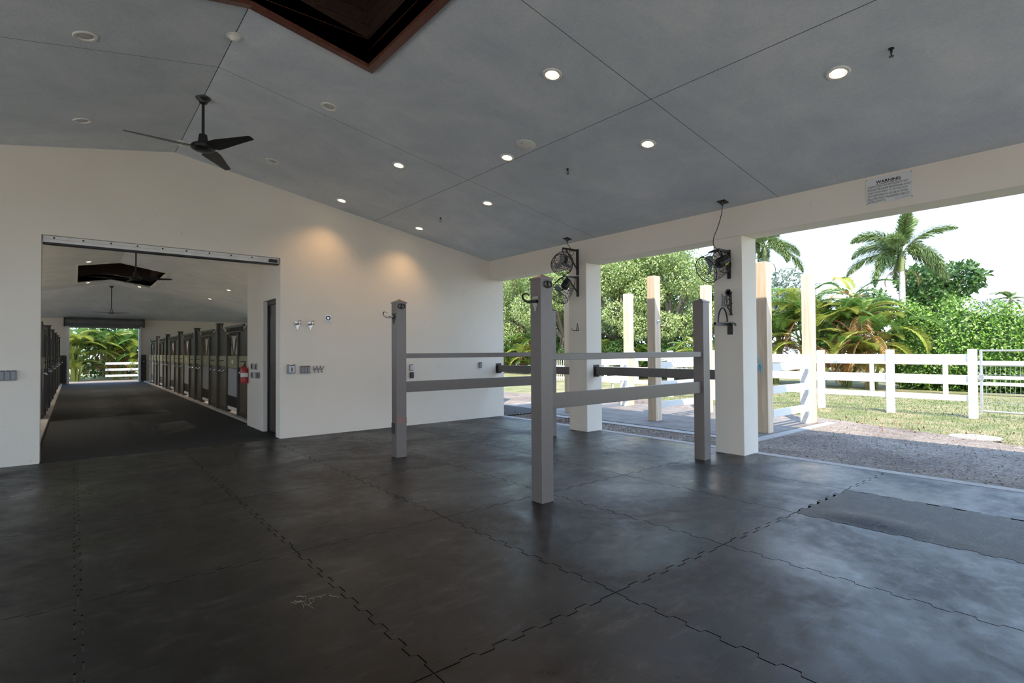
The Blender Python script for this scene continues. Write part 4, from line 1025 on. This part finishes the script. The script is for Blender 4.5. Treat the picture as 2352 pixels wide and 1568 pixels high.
t = thing('board_fence', 'white board fence beyond the roller door, in front of the palms', 'fence', (1.6, 38.2, -.09), 0, 'white board fences')
MB().box(1.35, 1.5, -.07, .07, 0, 1.25).build('post', FENCEW, t, bevel=.005)
for z in (.25, .6, .95): MB().box(-.2, 1.35, -.02, .02, z, z+.13).build('board', FENCEW, t)

def foxtail(loc, h_, label, seed, nf=11, sc=1.0):
    r_ = random.Random(seed); t = thing('foxtail_palm', label, 'palm', loc, 0, 'foxtail palms')
    MB().tube([(0, 0, -.05), (.02, 0, h_*.3), (0, .02, h_*.7), (0, 0, h_)], [.17, .15, .125, .11], 16).build('trunk', PALMT, t, True)
    MB().tube([(0, 0, h_-.02), (0, 0, h_+.35), (0, 0, h_+.85)], [.125, .115, .06], 14).build('crown_shaft', FRONDF, t, True)
    for q in range(nf):
        el = (1.35, .95, .95, .55, .6, .5, .15, .2, .1, -.05, -.15, .75)[q % 12]
        add_frond(t, FMX[q % 2], V((0, 0, h_+.75)), q*2.399 + r_.uniform(-.2, .2), el, sc*r_.uniform(.85, 1.0))
    for q in range(3):
        add_frond(t, FM['o0'], V((0, 0, h_+.0)), R(-100) + q*1.9, -.1, .5)
    return t
foxtail((28, 7.26, -.09), 5.0, 'tall foxtail palm with a white trunk standing alone above the hedge', 3, 13)
foxtail((28, 13.25, -.09), 6.2, 'tall foxtail palm rising behind the timber post with the blue rope', 4, 12)
t = thing('distant_palm', 'tiny distant palm above the hedge end', 'palm', (60, 8.1, -.09), 0)
MB().tube([(0, 0, 0), (0, .1, 3), (0, 0, 5.6)], [.2, .16, .13], 10).build('trunk', BARK, t, True)
for q in range(12): add_frond(t, FMF, V((0, 0, 5.6)), q*2.4, (.9, .3, -.2)[q % 3], 1.0)

# ------------------------------------------------------------------ loose stuff: grass, stones, dead leaves, straw
r_ = random.Random(31); g = MB()
def edge_x(y):
    for a, b in zip(edge, edge[1:9]):
        if a[1] <= y <= b[1]: return a[0] + (b[0]-a[0])*(y-a[1])/(b[1]-a[1])
    return 13.8
n = 0
while n < 42000:
    y = r_.uniform(-1.5, 12); ex = edge_x(y); x = ex - .05 + (r_.random()**1.6)*10
    if 8.6 < x < 12.2 and y > 4.3: continue
    a = r_.uniform(0, 2*pi); h_ = r_.uniform(.015, .042); w_ = .005 + .003*(x-ex)/4; lx_, ly_ = r_.uniform(-.025, .025), r_.uniform(-.025, .025)
    b = len(g.v); g.v += [(x-w_*cos(a), y-w_*sin(a), -.087), (x+w_*cos(a), y+w_*sin(a), -.087), (x+lx_, y+ly_, -.085+h_)]; g.f.append((b, b+1, b+2)); n += 1
tag(g.build('grass', GRASS, fix=False), 'short green and straw-coloured grass along the gravel edge and under the fences', 'grass', kind='stuff')
g = MB()
for q in range(5200):
    y = r_.uniform(-1, 12.5); x = r_.uniform(7.83, 12.6)
    if 8.55 < x < 12.2 and y > 4.25: x = r_.uniform(7.83, 8.55)
    s_ = r_.uniform(.006, .017); c = V((x, y, GZ+s_*.35)); T = M.Translation(c) @ M.Rotation(r_.uniform(0, 6), 4, rdir(r_))
    g.add([(s_, 0, 0), (-s_, 0, 0), (0, s_*.8, 0), (0, -s_*.9, 0), (0, 0, s_*.6), (0, 0, -s_*.6)], [(0, 2, 4), (2, 1, 4), (1, 3, 4), (3, 0, 4), (2, 0, 5), (1, 2, 5), (3, 1, 5), (0, 3, 5)], T)
tag(g.build('gravel', plain('loose_stone', (.25, .205, .165), .85, var=.45, vs=9), fix=False), 'loose gravel stones strewn over the yard by the bays', 'gravel', kind='stuff')
g = MB()
for q in range(420):
    u = r_.random()
    if u < .55: x, y = r_.gauss(8.25, .10), r_.uniform(7.6, 11.4)
    elif u < .75: x, y = r_.gauss(12.6, .3), r_.uniform(9.5, 12)
    else: x, y = edge_x(0)*0 + r_.uniform(11.4, 13.2), r_.uniform(1.2, 4.5)
    leaf(g, V((x, y, GZ+.012+.02*r_.random())), rdir(r_), V((0, 0, 1)), .08*r_.uniform(.6, 1.2), .04)
tag(g.build('fallen_leaves', DRYLEAF, fix=False), 'dead brown leaves lying on the gravel outside the far bay', 'leaves', kind='stuff')
g = MB()
for q in range(13):
    a = r_.uniform(0, 6); c = V((1.10 + r_.gauss(0, .05), 3.30 + r_.gauss(0, .05), .003)); L = r_.uniform(.04, .1)
    g.tube([c, c + V((cos(a)*L*.5, sin(a)*L*.5, .006)), c + V((cos(a+.7)*L, sin(a+.7)*L, .002))], .0011, 4)
tag(g.build('hay_wisps', STRAW), 'few wisps of pale hay on the dark mats', 'hay', kind='stuff')

# ------------------------------------------------------------------ light
wld = bpy.data.worlds.new('sky'); SC.world = wld; wld.use_nodes = True; nt = wld.node_tree
bg = nt.nodes['Background']; tc = nt.nodes.new('ShaderNodeTexCoord'); sp = nt.nodes.new('ShaderNodeSeparateXYZ')
nt.links.new(tc.outputs['Generated'], sp.inputs[0])
nt.links.new(ramp(nt, sp.outputs[2], [(0, (.74, .86, 1.0)), (.35, (.50, .70, 1.0)), (1, (.32, .54, 1.0))]), bg.inputs[0])
bg.inputs[1].default_value = 3.2
sun = bpy.data.lights.new('sun', 'SUN'); sun.energy = 9.0; sun.angle = R(.55); sun.color = (1, .92, .79)
o = bpy.data.objects.new('sun', sun); COL.objects.link(o)
o.matrix_world = frame((0, -20, 30), V((-1, -.85, 2.1)))

# ------------------------------------------------------------------ camera
yaw, pitch, roll, f = .6859, .0178, -.006, 1230.2
d = V((sin(yaw)*cos(pitch), cos(yaw)*cos(pitch), sin(pitch))); r = V((cos(yaw), -sin(yaw), 0)); u = r.cross(d)
r2 = r*cos(roll) + u*sin(roll); u2 = -r*sin(roll) + u*cos(roll)
cam = bpy.data.cameras.new('camera'); cam.sensor_width = 36; cam.lens = 36*f/2352; cam.clip_end = 500; cam.clip_start = .05
co = bpy.data.objects.new('camera', cam); COL.objects.link(co)
m = M((r2, u2, -d)).transposed().to_4x4(); m.translation = (0, 0, 1.5); co.matrix_world = m
SC.camera = co
vs = SC.view_settings; vs.view_transform = 'Standard'; vs.look = 'None'; vs.gamma = 1; vs.use_curve_mapping = False; vs.exposure = 0.15
SC.cycles.max_bounces = 10; SC.cycles.diffuse_bounces = 6; SC.cycles.sample_clamp_indirect = 8
